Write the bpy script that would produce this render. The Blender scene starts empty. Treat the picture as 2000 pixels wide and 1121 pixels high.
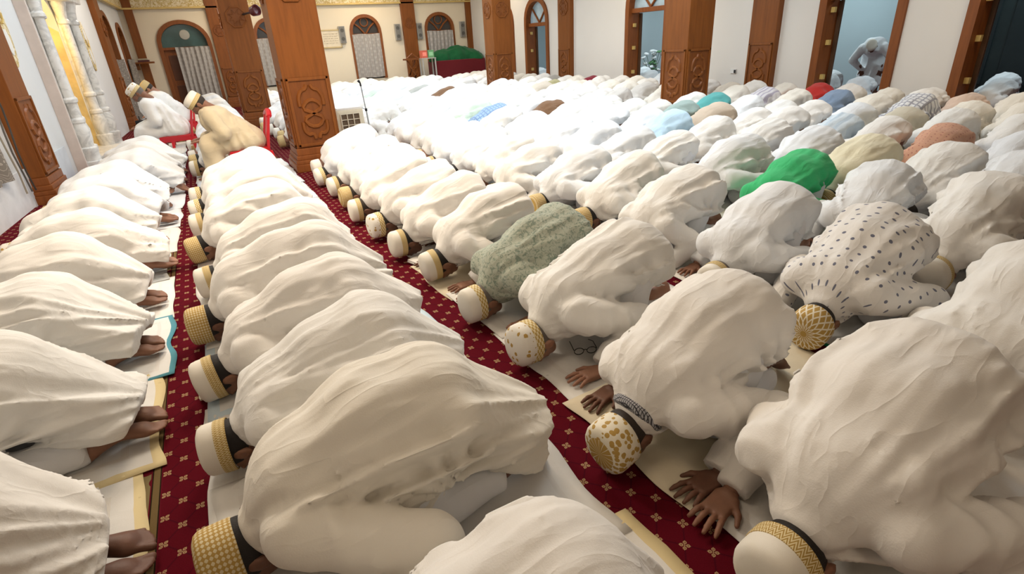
import bpy, bmesh, math, random
import numpy as np
from mathutils import Matrix, Vector

# ------------------------------------------------------------------ camera, world, lights, exposure
scene = bpy.context.scene
COL = scene.collection
rng = random.Random(11)
CAM_AXES = ((0.87371333, -0.48350067, -0.05340524), (-0.24447483, -0.34154016, -0.90751439), (0.42054379, 0.80596366, -0.41661194))
cam_data = bpy.data.cameras.new('camera')
cam_data.sensor_width = 36.0
cam_data.lens = 1046.23 * 36.0 / 2000.0
cam_data.clip_start = 0.05
camera = bpy.data.objects.new('camera', cam_data)
COL.objects.link(camera)
_r, _d, _f = (Vector(v) for v in CAM_AXES)
camera.matrix_world = Matrix(((_r.x, -_d.x, -_f.x, 0.0), (_r.y, -_d.y, -_f.y, 0.0), (_r.z, -_d.z, -_f.z, 1.45), (0, 0, 0, 1)))
scene.camera = camera

world = bpy.data.worlds.new('world')
scene.world = world
world.use_nodes = True
world.node_tree.nodes['Background'].inputs[0].default_value = (0.9, 0.78, 0.62, 1)
world.node_tree.nodes['Background'].inputs[1].default_value = 0.10

CEIL = 3.75
def area(name, x, y, z, sx, sy, watts, col, rot=(0, 0, 0)):
    l = bpy.data.lights.new(name, 'AREA')
    l.shape = 'RECTANGLE'; l.size = sx; l.size_y = sy
    l.energy = watts; l.color = col
    o = bpy.data.objects.new(name, l)
    o.location = (x, y, z); o.rotation_euler = rot
    COL.objects.link(o)
    return o
COOL = (0.80, 0.91, 1.0); WARM = (1.0, 0.80, 0.56); NEUT = (1.0, 0.90, 0.77)
GLOW = (1.0, 0.82, 0.62)
LAMPS = []   # x, y, sx, sy, watts, colour : ceiling fittings of the hall, plus one added fill lamp
for yy in (5.6, 9.2, 12.8, 16.4):
    for xx in (3.2, 6.0):
        LAMPS.append((xx, yy, 0.8, 1.5, 80, COOL))
for yy, w, cc in ((1.4, 18, GLOW), (5.2, 105, NEUT), (9.8, 50, COOL), (14.5, 56, NEUT)):
    LAMPS.append((-0.4, yy, 0.6, 1.3, w, cc))
for yy in (3.0, 10.5, 17.0):
    LAMPS.append((8.6, yy, 0.5, 1.0, 26, WARM))
LAMPS += [(1.3, 4.9, 0.9, 1.6, 110, GLOW), (0.2, -2.2, 0.9, 1.6, 20, GLOW), (1.4, 18.6, 1.0, 0.5, 46, WARM), (5.4, 18.9, 1.0, 0.5, 46, WARM)]  # the weak GLOW one behind the camera is added fill for camera-facing sides
for i, (x, y, sx, sy, w, c) in enumerate(LAMPS):
    area('hall_and_fill_lamp', x, y, CEIL - 0.09, sx, sy, w, c)
ANNEX_LAMPS = [(11.6, 4.0, 45), (11.6, 8.0, 60), (11.6, 12.5, 60), (11.6, 16.5, 60)]
for x, y, w in ANNEX_LAMPS:
    area('annex_lamp', x, y, 3.0, 0.3, 1.2, w, (0.80, 0.95, 1.0))

scene.view_settings.view_transform = 'Standard'
scene.view_settings.look = 'None'
scene.view_settings.gamma = 1.0
scene.view_settings.exposure = -0.05
try:
    scene.view_settings.use_curve_mapping = False
except Exception:
    pass

# ------------------------------------------------------------------ material helpers
def sock(nt, s, v):
    if isinstance(v, bpy.types.NodeSocket): nt.links.new(v, s)
    elif v is not None:
        s.default_value = v if not (isinstance(v, tuple) and len(v) == 3 and s.type == 'RGBA') else v + (1.0,)
class NB:
    def __init__(self, name, rough=0.8, spec=0.3):
        self.m = bpy.data.materials.new(name); self.m.use_nodes = True
        self.nt = self.m.node_tree
        self.b = self.nt.nodes['Principled BSDF']
        self.b.inputs['Roughness'].default_value = rough
        self.b.inputs['Specular IOR Level'].default_value = spec
    def n(self, t, ins=None, out=0, **kw):
        nd = self.nt.nodes.new(t)
        for k, v in kw.items(): setattr(nd, k, v)
        if ins:
            for k, v in ins.items(): sock(self.nt, nd.inputs[k], v)
        return nd.outputs[out]
    def m_(self, op, a, b=None, c=None):
        ins = {0: a}
        if b is not None: ins[1] = b
        if c is not None: ins[2] = c
        return self.n('ShaderNodeMath', ins, operation=op)
    def coord(self, kind='Object'):
        return self.n('ShaderNodeTexCoord', out={'Generated': 0, 'Normal': 1, 'UV': 2, 'Object': 3}[kind])
    def pos(self):
        return self.n('ShaderNodeNewGeometry', out=0)
    def xyz(self, v):
        nd = self.nt.nodes.new('ShaderNodeSeparateXYZ'); self.nt.links.new(v, nd.inputs[0])
        return nd.outputs
    def mapv(self, v, scale=(1, 1, 1), rot=(0, 0, 0), loc=(0, 0, 0)):
        return self.n('ShaderNodeMapping', {0: v, 1: loc, 2: rot, 3: scale})
    def noise(self, v, scale, detail=3.0, rough=0.55, dist=0.0):
        return self.n('ShaderNodeTexNoise', {'Vector': v, 'Scale': scale, 'Detail': detail, 'Roughness': rough, 'Distortion': dist})
    def ramp(self, f, stops, interp='LINEAR'):
        nd = self.nt.nodes.new('ShaderNodeValToRGB'); self.nt.links.new(f, nd.inputs[0])
        cr = nd.color_ramp; cr.interpolation = interp
        while len(cr.elements) < len(stops): cr.elements.new(0.5)
        for e, (p, c) in zip(cr.elements, stops): e.position = p; e.color = tuple(c) + (1.0,) if len(c) == 3 else c
        return nd.outputs[0]
    def mix(self, f, a, b):
        nd = self.nt.nodes.new('ShaderNodeMix'); nd.data_type = 'RGBA'
        sock(self.nt, nd.inputs[0], f); sock(self.nt, nd.inputs[6], a); sock(self.nt, nd.inputs[7], b)
        return nd.outputs[2]
    def bump(self, h, strength=0.3, dist=0.01):
        o = self.n('ShaderNodeBump', {'Height': h, 'Strength': strength, 'Distance': dist})
        self.nt.links.new(o, self.b.inputs['Normal']); return o
    def color(self, c): sock(self.nt, self.b.inputs['Base Color'], c); return self
    def set(self, **kw):
        for k, v in kw.items(): sock(self.nt, self.b.inputs[k.replace('_', ' ')], v)
        return self

MAT = {}
def plain(name, col, rough=0.7, spec=0.3, metal=0.0, bump=0.0, bscale=40, var=0.06):
    if name in MAT: return MAT[name]
    b = NB(name, rough, spec)
    f = b.noise(b.coord(), bscale / 6.0, 3)
    dark = tuple(c * (1 - var) for c in col); lite = tuple(min(1, c * (1 + var)) for c in col)
    b.color(b.ramp(f, [(0.3, dark), (0.7, lite)])); b.set(Metallic=metal)
    if bump: b.bump(b.noise(b.coord(), bscale, 4), bump, 0.004)
    MAT[name] = b.m
    return b.m

def cloth_mat(name, col, pattern=None, pcol=(0.2, 0.2, 0.2), pscale=20, bump=0.22):
    """woven robe cloth: fine weave, soft creases, optional print"""
    if name in MAT: return MAT[name]
    b = NB(name, 0.92, 0.12)
    co = b.coord()
    rnd = b.n('ShaderNodeObjectInfo', out=5)
    shift = b.n('ShaderNodeVectorMath', {0: co, 1: b.n('ShaderNodeCombineXYZ', {0: b.m_('MULTIPLY', rnd, 7.0), 1: rnd, 2: b.m_('MULTIPLY', rnd, 3.0)})}, operation='ADD')
    f = b.noise(shift, 3.5, 3)
    base = b.ramp(f, [(0.3, tuple(c * 0.95 for c in col)), (0.7, tuple(min(1, c * 1.03) for c in col))])
    if pattern == 'dots':
        v = b.n('ShaderNodeTexVoronoi', {'Vector': b.n('ShaderNodeCombineXYZ', {0: b.xyz(co)[0], 1: b.m_('MULTIPLY', b.m_('ARCTAN2', b.xyz(co)[1], b.m_('SUBTRACT', b.xyz(co)[2], 0.12)), 0.27)}), 'Scale': pscale, 'Randomness': 0.35}, out=0, voronoi_dimensions='2D')
        base = b.mix(b.m_('LESS_THAN', v, 0.13), base, pcol)
    elif pattern == 'floral':
        v = b.noise(co, pscale, 4, 0.7, 1.2)
        base = b.mix(b.ramp(v, [(0.5, (0, 0, 0)), (0.58, (1, 1, 1))]), base, pcol)
    elif pattern == 'stripe':
        s = b.m_('SINE', b.m_('MULTIPLY', b.xyz(co)[1], pscale))
        base = b.mix(b.m_('GREATER_THAN', s, 0.35), base, pcol)
    elif pattern == 'check':
        x = b.xyz(co)
        s1 = b.m_('GREATER_THAN', b.m_('SINE', b.m_('MULTIPLY', x[1], pscale)), 0.62)
        s2 = b.m_('GREATER_THAN', b.m_('SINE', b.m_('MULTIPLY', x[0], pscale)), 0.62)
        base = b.mix(b.m_('MAXIMUM', s1, s2), base, pcol)
    b.color(base)
    cr = b.noise(b.mapv(shift, (3.5, 7, 5), (0.2, 0.15, 0.5)), 1.0, 2, 0.45, 0.8)
    ridge = b.m_('ABSOLUTE', b.m_('SUBTRACT', cr, 0.5))
    wv = b.noise(co, 240, 2)
    cl = b.noise(b.mapv(shift, (3.0, 13.0, 9.0), (0.1, 0.35, 0.25)), 1.0, 2, 0.4, 0.5)
    lng = b.m_('POWER', b.m_('SUBTRACT', 1.0, b.m_('MULTIPLY', b.m_('ABSOLUTE', b.m_('SUBTRACT', cl, 0.5)), 2.0)), 6.0)
    h = b.m_('ADD', b.m_('ADD', b.m_('MULTIPLY', ridge, -0.8), b.m_('MULTIPLY', lng, 0.16)), b.m_('MULTIPLY', wv, 0.05))
    b.bump(h, bump * 2.2, 0.025)
    b.set(Sheen_Weight=0.15)
    MAT[name] = b.m
    return b.m

# ------------------------------------------------------------------ mesh helpers
def link(o): COL.objects.link(o); return o
def obj(name, me, m=None, parent=None, loc=None, rot=None):
    o = bpy.data.objects.new(name, me); COL.objects.link(o)
    if m is not None and me is not None:
        if len(me.materials) == 0: me.materials.append(m)
        elif me.materials[0] != m:
            o.material_slots[0].link = 'OBJECT'; o.material_slots[0].material = m
    if parent is not None: o.parent = parent
    if loc is not None: o.location = loc
    if rot is not None: o.rotation_euler = rot
    return o
def empty(name, loc=(0, 0, 0), rz=0.0):
    o = bpy.data.objects.new(name, None); COL.objects.link(o)
    o.location = loc; o.rotation_euler = (0, 0, rz); o.empty_display_size = 0.1
    return o
def tag(o, label=None, cat=None, group=None, kind=None):
    if label: o['label'] = label
    if cat: o['category'] = cat
    if group: o['group'] = group
    if kind: o['kind'] = kind
    return o
def mesh_from(name, v, f, smooth=True):
    me = bpy.data.meshes.new(name)
    v = np.asarray(v, np.float32); f = np.asarray(f, np.int32)
    me.vertices.add(len(v)); me.vertices.foreach_set('co', v.ravel())
    k = f.shape[1]
    me.loops.add(f.size); me.loops.foreach_set('vertex_index', f.ravel())
    me.polygons.add(len(f)); me.polygons.foreach_set('loop_start', np.arange(0, f.size, k, dtype=np.int32))
    me.update(calc_edges=True)
    if smooth: me.polygons.foreach_set('use_smooth', np.ones(len(f), bool))
    me.validate()
    return me
class MB:
    """collects simple shapes into one bmesh"""
    def __init__(self): self.bm = bmesh.new()
    def box(self, x0, x1, y0, y1, z0, z1, bevel=0.0):
        vs = [self.bm.verts.new(p) for p in ((x0, y0, z0), (x1, y0, z0), (x1, y1, z0), (x0, y1, z0), (x0, y0, z1), (x1, y0, z1), (x1, y1, z1), (x0, y1, z1))]
        fs = [self.bm.faces.new([vs[i] for i in q]) for q in ((3, 2, 1, 0), (4, 5, 6, 7), (0, 1, 5, 4), (1, 2, 6, 5), (2, 3, 7, 6), (3, 0, 4, 7))]
        if bevel:
            es = list({e for f in fs for e in f.edges})
            bmesh.ops.bevel(self.bm, geom=es, offset=bevel, segments=2, affect='EDGES', profile=0.7)
        return self
    def prism(self, poly, a0, a1, axis=2, bevel=0):
        """extrude a polygon (2D list) along an axis"""
        def P(u, v, a): return {2: (u, v, a), 1: (u, a, v), 0: (a, u, v)}[axis]
        A = [self.bm.verts.new(P(u, v, a0)) for u, v in poly]; B = [self.bm.verts.new(P(u, v, a1)) for u, v in poly]
        n = len(poly)
        fs = [self.bm.faces.new(A[::-1]), self.bm.faces.new(B)]
        for i in range(n): fs.append(self.bm.faces.new((A[i], A[(i + 1) % n], B[(i + 1) % n], B[i])))
        return self
    def lathe(self, prof, cx=0, cy=0, seg=24, z0=0.0, cap=True):
        rings = []
        for r, z in prof:
            rings.append([self.bm.verts.new((cx + r * math.cos(2 * math.pi * k / seg), cy + r * math.sin(2 * math.pi * k / seg), z0 + z)) for k in range(seg)])
        for a, b in zip(rings, rings[1:]):
            for k in range(seg): self.bm.faces.new((a[k], a[(k + 1) % seg], b[(k + 1) % seg], b[k]))
        if cap:
            self.bm.faces.new(rings[0][::-1]); self.bm.faces.new(rings[-1])
        return self
    def tube(self, pts, r, seg=8, closed=False, flat=1.0, up=None):
        pts = [Vector(p) for p in pts]; n = len(pts); rings = []
        for i, p in enumerate(pts):
            if closed: t = (pts[(i + 1) % n] - pts[i - 1])
            else: t = pts[min(i + 1, n - 1)] - pts[max(i - 1, 0)]
            t.normalize()
            u = Vector(up) if up else (Vector((0, 0, 1)) if abs(t.z) < 0.9 else Vector((1, 0, 0)))
            s = t.cross(u).normalized(); w = s.cross(t).normalized()
            rr = r[i] if isinstance(r, (list, tuple)) else r
            rings.append([self.bm.verts.new(p + s * (rr * math.cos(2 * math.pi * k / seg)) + w * (rr * flat * math.sin(2 * math.pi * k / seg))) for k in range(seg)])
        pairs = list(zip(rings, rings[1:])) + ([(rings[-1], rings[0])] if closed else [])
        for a, b in pairs:
            for k in range(seg): self.bm.faces.new((a[k], a[(k + 1) % seg], b[(k + 1) % seg], b[k]))
        if not closed:
            self.bm.faces.new(rings[0][::-1]); self.bm.faces.new(rings[-1])
        return self
    def mesh(self, name, smooth=False, angle=35):
        bmesh.ops.recalc_face_normals(self.bm, faces=self.bm.faces)
        me = bpy.data.meshes.new(name); self.bm.to_mesh(me); self.bm.free()
        if smooth:
            me.polygons.foreach_set('use_smooth', np.ones(len(me.polygons), bool))
            try: me.set_sharp_from_angle(angle=math.radians(angle))
            except Exception: pass
        return me
    def build(self, name, m=None, parent=None, smooth=False, loc=None, rot=None):
        return obj(name, self.mesh(name, smooth), m, parent, loc, rot)

# ------------------------------------------------------------------ implicit surfaces (numpy surface nets)
def rcone(X, Y, Z, a, b, ra, rb, ky=1.0):
    ax, ay, az = a; bx, by, bz = b
    Y = Y * ky; ay = ay * ky; by = by * ky
    dx, dy, dz = bx - ax, by - ay, bz - az
    L2 = dx * dx + dy * dy + dz * dz + 1e-9
    t = np.clip(((X - ax) * dx + (Y - ay) * dy + (Z - az) * dz) / L2, 0, 1)
    return np.sqrt((X - ax - t * dx) ** 2 + (Y - ay - t * dy) ** 2 + (Z - az - t * dz) ** 2) - (ra + (rb - ra) * t)
def ell(X, Y, Z, c, r):
    k0 = np.sqrt(((X - c[0]) / r[0]) ** 2 + ((Y - c[1]) / r[1]) ** 2 + ((Z - c[2]) / r[2]) ** 2)
    return (k0 - 1.0) * min(r)
def smin(a, b, k):
    h = np.clip(0.5 + 0.5 * (b - a) / k, 0, 1)
    return b + (a - b) * h - k * h * (1 - h)
def nets(F, lo, hi, h):
    """surface of F<0 inside the box lo..hi as quads"""
    ax = [np.arange(lo[i] - h, hi[i] + 2 * h, h, dtype=np.float32) for i in range(3)]
    X, Y, Z = np.meshgrid(*ax, indexing='ij')
    D = F(X, Y, Z).astype(np.float32)
    D[0], D[-1] = np.maximum(D[0], h), np.maximum(D[-1], h)
    D[:, 0], D[:, -1] = np.maximum(D[:, 0], h), np.maximum(D[:, -1], h)
    D[:, :, 0], D[:, :, -1] = np.maximum(D[:, :, 0], h), np.maximum(D[:, :, -1], h)
    S = D < 0
    nc = tuple(s - 1 for s in D.shape)
    acc = np.zeros(nc + (3,), np.float32); cnt = np.zeros(nc, np.float32)
    edges = []
    for a in range(3):
        s0 = [slice(None)] * 3; s1 = [slice(None)] * 3
        s0[a] = slice(0, -1); s1[a] = slice(1, None)
        cr = S[tuple(s0)] != S[tuple(s1)]
        I = np.argwhere(cr)
        J = I.copy(); J[:, a] += 1
        d0 = D[tuple(I.T)]; d1 = D[tuple(J.T)]
        t = d0 / (d0 - d1)
        P = I.astype(np.float32); P[:, a] += t
        o1, o2 = [b for b in range(3) if b != a]
        ok = (I[:, o1] > 0) & (I[:, o2] > 0) & (I[:, o1] < D.shape[o1] - 1) & (I[:, o2] < D.shape[o2] - 1)
        I, P, d0 = I[ok], P[ok], d0[ok]
        cells = []
        for q1, q2 in ((0, 0), (1, 0), (1, 1), (0, 1)):
            Cc = I.copy(); Cc[:, o1] -= 1 - q1; Cc[:, o2] -= 1 - q2
            np.add.at(acc, tuple(Cc.T), P); np.add.at(cnt, tuple(Cc.T), 1)
            cells.append(np.ravel_multi_index(tuple(Cc.T), nc))
        Q = np.stack(cells, 1)
        flip = (d0 < 0) == (a == 1)
        Q[flip] = Q[flip][:, ::-1]
        edges.append(Q)
    used = np.flatnonzero(cnt.ravel() > 0)
    idx = np.full(cnt.size, -1, np.int64); idx[used] = np.arange(len(used))
    V = acc.reshape(-1, 3)[used] / cnt.ravel()[used][:, None]
    V = V * h + np.array([a_[0] for a_ in ax], np.float32)
    Fq = idx[np.concatenate(edges)]
    return V, Fq
def smooth_v(V, Q, it=1, k=0.5):
    E = np.concatenate([Q[:, [0, 1]], Q[:, [1, 2]], Q[:, [2, 3]], Q[:, [3, 0]]])
    deg = np.bincount(E[:, 0], minlength=len(V)) + np.bincount(E[:, 1], minlength=len(V))
    for _ in range(it):
        S = np.zeros_like(V)
        for c in range(3):
            S[:, c] = np.bincount(E[:, 0], V[E[:, 1], c], len(V)) + np.bincount(E[:, 1], V[E[:, 0], c], len(V))
        V = V * (1 - k) + k * S / np.maximum(deg, 1)[:, None]
    return V.astype(np.float32)
class Noise2:
    def __init__(self, seed):
        self.g = np.random.RandomState(seed).rand(64, 64).astype(np.float32)
    def __call__(self, u, v):
        iu = np.floor(u).astype(np.int32); iv = np.floor(v).astype(np.int32)
        fu = u - iu; fv = v - iv
        fu = fu * fu * (3 - 2 * fu); fv = fv * fv * (3 - 2 * fv)
        G = self.g
        a = G[iu % 64, iv % 64]; b = G[(iu + 1) % 64, iv % 64]; c = G[iu % 64, (iv + 1) % 64]; d = G[(iu + 1) % 64, (iv + 1) % 64]
        return (a * (1 - fu) + b * fu) * (1 - fv) + (c * (1 - fu) + d * fu) * fv
# ------------------------------------------------------------------ people: prostrating figures (facing -X, hips over the origin)
def net_mesh(name, F, lo, hi, h, sm=1, both=False):
    V, Q = nets(F, lo, hi, h)
    V = smooth_v(V, Q, sm, 0.5)
    a, b, c = V[Q[:, 0]], V[Q[:, 1]], V[Q[:, 2]]
    if np.einsum('ij,ij->', a, np.cross(b, c)) < 0: Q = Q[:, ::-1]
    return (V, Q) if both else mesh_from(name, V, Q)

def pose(seed):
    r = random.Random(seed)
    u = r.uniform
    p = dict(seed=seed,
             hip=(u(-0.01, 0.03), 0.0, u(0.375, 0.400)), hr=u(0.160, 0.178),
             waist=(u(-0.19, -0.15), 0.0, u(0.345, 0.385)), wr=u(0.140, 0.160),
             chest=(-0.37, 0.0, u(0.255, 0.285)), cr=u(0.142, 0.155), ky=u(0.76, 0.86),
             collar=(-0.485, 0.0, 0.185), knee_x=u(-0.20, -0.14), knee_y=u(0.11, 0.15),
             hem=u(0.22, 0.29), flare=u(0.64, 0.78), hemz=u(0.08, 0.13), tilt=u(-0.35, 0.35),
             head=u(-0.02, 0.22), turn=u(-0.15, 0.15), arms=[])
    for s in (-1, 1):
        style = r.choice((0, 0, 1, 2))
        sh = (-0.425, s * 0.165, u(0.245, 0.27))
        if style == 0:   # elbow swept back beside the thigh, hand by the head
            el = (u(-0.20, -0.13), s * u(0.26, 0.30), u(0.15, 0.20)); wr = (u(-0.44, -0.38), s * u(0.25, 0.30), 0.04)
        elif style == 1:  # elbow out, hand further forward
            el = (u(-0.28, -0.22), s * u(0.27, 0.31), u(0.13, 0.18)); wr = (u(-0.50, -0.44), s * u(0.23, 0.29), 0.04)
        else:            # elbow back, forearm dropping to the mat near the knee
            el = (u(-0.17, -0.12), s * u(0.28, 0.31), u(0.18, 0.23)); wr = (u(-0.33, -0.28), s * u(0.30, 0.34), 0.045)
        p['arms'].append((sh, el, wr))
    return p

def robe_F(p, style='long'):
    s0 = p['seed']; n1, n2, n3 = Noise2(s0 * 7 + 1), Noise2(s0 * 7 + 2), Noise2(s0 * 7 + 3)
    hem = p['hem'] if style == 'long' else (0.17 if style == 'short' else p['hem'] + 0.085)
    rr = random.Random(s0 + 5)
    ph = [rr.uniform(0, 6) for _ in range(8)]
    def F(X, Y, Z):
        ky = p['ky']
        d = rcone(X, Y, Z, p['hip'], p['waist'], p['hr'], p['wr'], ky)
        d = smin(d, rcone(X, Y, Z, p['waist'], p['chest'], p['wr'], p['cr'], ky), 0.06)
        d = smin(d, rcone(X, Y, Z, p['chest'], p['collar'], p['cr'] * 0.93, 0.082, 0.9), 0.06)
        # skirt tent falling from the hips over the calves
        hx, _, hz = p['hip']
        fl = ky + (p['flare'] - ky) * np.clip((X - hx) / 0.3, 0, 1)
        if style == 'short': sk = rcone(X, Y * fl, Z, (hx + 0.03, 0, hz - 0.01), (hem + 0.10, 0, 0.24), p['hr'] - 0.005, 0.085)
        else: sk = rcone(X, Y * fl, Z, (hx + 0.04, 0, hz - 0.03), (hem + 0.05, 0, p['hemz'] - 0.02), p['hr'] - 0.005, 0.115)
        d = smin(d, sk, 0.05)
        th = rcone(X, np.abs(Y), Z, (hx, 0.10, hz - 0.04), (p['knee_x'] + 0.02, p['knee_y'], 0.18), 0.125, 0.095)
        if style != 'short': d = smin(d, th, 0.05)
        ay = np.abs(Y)
        # folds
        ang = np.arctan2(Y, Z - 0.16)
        side = np.clip((np.abs(ang) - 0.05) / 0.75, 0.28, 1)
        q = n1(X * 2.6 + ang * 1.2 + 20, ang * 4.6 + 20)
        rid = 1 - np.abs(2 * q - 1)
        w = (0.047 - 0.020 * np.clip((X - 0.05) / 0.15, 0, 1)) * side * (rid ** 1.6 - 0.5)
        q = n2(X * 3.2 - ang * 1.5 + 20, ang * 8.5 + 20)
        w = w + (0.014 - 0.009 * np.clip((X - 0.05) / 0.15, 0, 1)) * (0.15 + side) * ((1 - np.abs(2 * q - 1)) ** 2 - 0.4)
        cx, cz = -0.04, 0.24
        phi = np.arctan2(Z - cz, X - cx); rad = np.hypot(X - cx, Z - cz)
        lat = np.exp(-((ay - 0.19) / 0.11) ** 2)
        w = w + 0.015 * np.sin(phi * 9 + ph[0] + 3 * n3(rad * 9 + 9, phi + 9)) * np.exp(-(rad / 0.20) ** 2) * lat
        cx, cz = -0.33, 0.22
        phi = np.arctan2(Z - cz, X - cx); rad = np.hypot(X - cx, Z - cz)
        w = w + 0.013 * np.sin(phi * 8 + ph[1] + 3 * n3(rad * 9 + 29, phi + 9)) * np.exp(-(rad / 0.17) ** 2) * lat
        tail = np.clip((X - 0.08) / 0.2, 0, 1)
        w = w + tail * 0.022 * (n3(ang * 3.4 + 30, X * 2 + 3) - 0.5) * 2
        w = w + 0.016 * (n3(X * 5 + 11, Y * 5 + 11) - 0.5)
        q = n3(X * 5.5 + ang * 2.0 + 50, ang * 15 + 7)
        w = w + 0.009 * (0.15 + side) * ((1 - np.abs(2 * q - 1)) ** 3 - 0.25)
        w = w * np.clip((X + 0.56) / 0.12, 0.1, 1)
        d0 = d
        d = d - w
        # cavity under the skirt, then the hem
        d = np.maximum(d, -np.maximum(d0 + 0.058, 0.09 - X))
        zl = (0.20 if style == 'short' else 0.11) * np.clip((X + 0.03) / (0.06 if style == 'short' else 0.2), 0, 1) + 0.07 * (n1(X * 9 + 3, Y * 7 + 50) - 0.5)
        d = np.maximum(d, np.where(X > -0.03, zl - Z, -1.0))
        d = np.maximum(d, (X - hem) * 0.93 + (Z - p['hemz']) * (-0.45 if style != 'short' else 0.15) + Y * p['tilt'] * 1.0 + 0.05 * (n2(Y * 6 + 40, Z * 3 + 40) - 0.5))
        # sleeves
        for k, (sh, el, wr) in enumerate(p['arms']):
            qa = n2(X * 13 + k * 9 + 20, Z * 7 + Y * 5 + 40); wa = 0.020 * (1 - np.abs(2 * qa - 1) - 0.5)
            up = rcone(X, Y, Z, sh, el, 0.082, 0.074) - wa
            lo = rcone(X, Y, Z, el, wr, 0.072, 0.058) - wa
            cd = np.array(wr) - np.array(el); cd = cd / np.linalg.norm(cd)
            lo = np.maximum(lo, (X - wr[0]) * cd[0] + (Y - wr[1]) * cd[1] + (Z - wr[2]) * cd[2])
            d = smin(smin(d, up, p.get('kb', 0.045)), lo, 0.012)
        # collar band round the neck
        nx, nz_ = -0.80, -0.60
        ax_ = (X + 0.492) * nx + (Z - 0.180) * nz_
        rr_ = np.sqrt(np.maximum((X + 0.492) ** 2 + Y ** 2 + (Z - 0.180) ** 2 - ax_ ** 2, 0))
        col = np.maximum(np.abs(rr_ - 0.072) - 0.009, np.abs(ax_ - 0.004) - 0.024)
        d = smin(d, col, 0.012)
        return np.maximum(d, 0.008 - Z)
    return F
def robe_mesh(p, style, h, sm=2):
    hem = p['hem'] + 0.15
    return net_mesh('robe', robe_F(p, style), (-0.60, -0.47, 0.0), (max(hem, 0.3), 0.47, 0.66), h, sm)

def trousers_mesh(p, h):
    hx, _, hz = p['hip']
    nz = Noise2(p['seed'] + 77)
    def F(X, Y, Z):
        ay = np.abs(Y)
        d = rcone(X, ay, Z, (hx, 0.09, hz - 0.02), (p['knee_x'], p['knee_y'], 0.085), 0.100, 0.084)
        d = smin(d, rcone(X, ay, Z, (p['knee_x'], p['knee_y'], 0.08), (0.21, 0.075, 0.075), 0.084, 0.062), 0.03)
        d = d - 0.012 * (1 - np.abs(2 * nz(X * 9 + 9, Z * 12 + Y * 6 + 20) - 1) - 0.5)
        d = np.maximum(d, X - 0.195)
        return np.maximum(d, 0.006 - Z)
    return net_mesh('trousers', F, (-0.25, -0.28, 0), (0.34, 0.28, 0.55), h, 1)

# canonical pieces -------------------------------------------------
def head_F(X, Y, Z):
    """crown +Z, face +Y"""
    d = ell(X, Y, Z, (0, -0.012, 0.02), (0.074, 0.093, 0.098))
    d = smin(d, rcone(X, Y, Z, (0, 0.035, -0.03), (0, 0.058, -0.088), 0.056, 0.034), 0.035)
    d = smin(d, ell(X, Y, Z, (0, 0.093, -0.028), (0.013, 0.016, 0.024)), 0.012)
    d = smin(d, ell(X, Y, Z, (0, 0.082, 0.006), (0.052, 0.014, 0.012)), 0.012)
    d = smin(d, ell(X, Y, Z, (0, 0.088, -0.062), (0.026, 0.012, 0.010)), 0.008)
    ax = np.abs(X)
    d = np.maximum(d, -ell(ax, Y, Z, (0.031, 0.094, -0.008), (0.016, 0.014, 0.009)))
    ear = np.maximum(ell(ax, Y, Z, (0.079, -0.008, -0.018), (0.011, 0.022, 0.034)), -ell(ax, Y, Z, (0.090, -0.006, -0.014), (0.008, 0.012, 0.019)))
    d = smin(d, ear, 0.006)
    d = smin(d, rcone(X, Y, Z, (0, -0.03, -0.06), (0, -0.045, -0.16), 0.054, 0.050), 0.03)
    return d
def hair_F(X, Y, Z):
    d = ell(X, Y, Z, (0, -0.014, 0.02), (0.0795, 0.098, 0.102))
    d = np.maximum(d, Y - 0.035 - 0.3 * Z)
    d = np.maximum(d, (-0.085 - 0.4 * Y) - Z - 0.035)
    return np.maximum(d, 0.01 - Y - 0.05 - 0.0 * Z + 0 * X) if False else np.maximum(d, -ell(np.abs(X), Y, Z, (0.082, 0.0, -0.03), (0.02, 0.026, 0.038)))
def hand_F(X, Y, Z):
    """wrist at the origin, fingers +X, palm on Z=0, thumb +Y"""
    d = rcone(X, Y, Z, (-0.10, 0, 0.035), (0.0, 0, 0.022), 0.026, 0.021, 0.85)
    qx, qy, qz = np.abs(X - 0.052) - 0.036, np.abs(Y) - 0.028, np.abs(Z - 0.017) - 0.003
    pal = np.sqrt(np.maximum(qx, 0) ** 2 + np.maximum(qy, 0) ** 2 + np.maximum(qz, 0) ** 2) + np.minimum(np.maximum(qx, np.maximum(qy, qz)), 0) - 0.0115
    d = smin(d, pal, 0.02)
    for y0, ln, sp in ((0.032, 0.070, 0.22), (0.011, 0.080, 0.06), (-0.011, 0.074, -0.08), (-0.031, 0.058, -0.24)):
        a = (0.090, y0, 0.018); c, s = math.cos(sp), math.sin(sp)
        k1 = (0.090 + ln * 0.46 * c, y0 + ln * 0.46 * s, 0.0215); k2 = (0.090 + ln * 0.78 * c, y0 + ln * 0.78 * s, 0.0145); e = (0.090 + ln * c, y0 + ln * s, 0.0085)
        f = rcone(X, Y, Z, a, k1, 0.0100, 0.0090)
        f = smin(f, rcone(X, Y, Z, k1, k2, 0.0092, 0.0082), 0.004)
        f = smin(f, rcone(X, Y, Z, k2, e, 0.0082, 0.0068), 0.004)
        d = smin(d, f, 0.004)
    f = rcone(X, Y, Z, (0.022, 0.026, 0.018), (0.055, 0.058, 0.016), 0.0140, 0.0105)
    f = smin(f, rcone(X, Y, Z, (0.055, 0.058, 0.016), (0.085, 0.071, 0.010), 0.0100, 0.0078), 0.005)
    return smin(d, f, 0.010)
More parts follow.
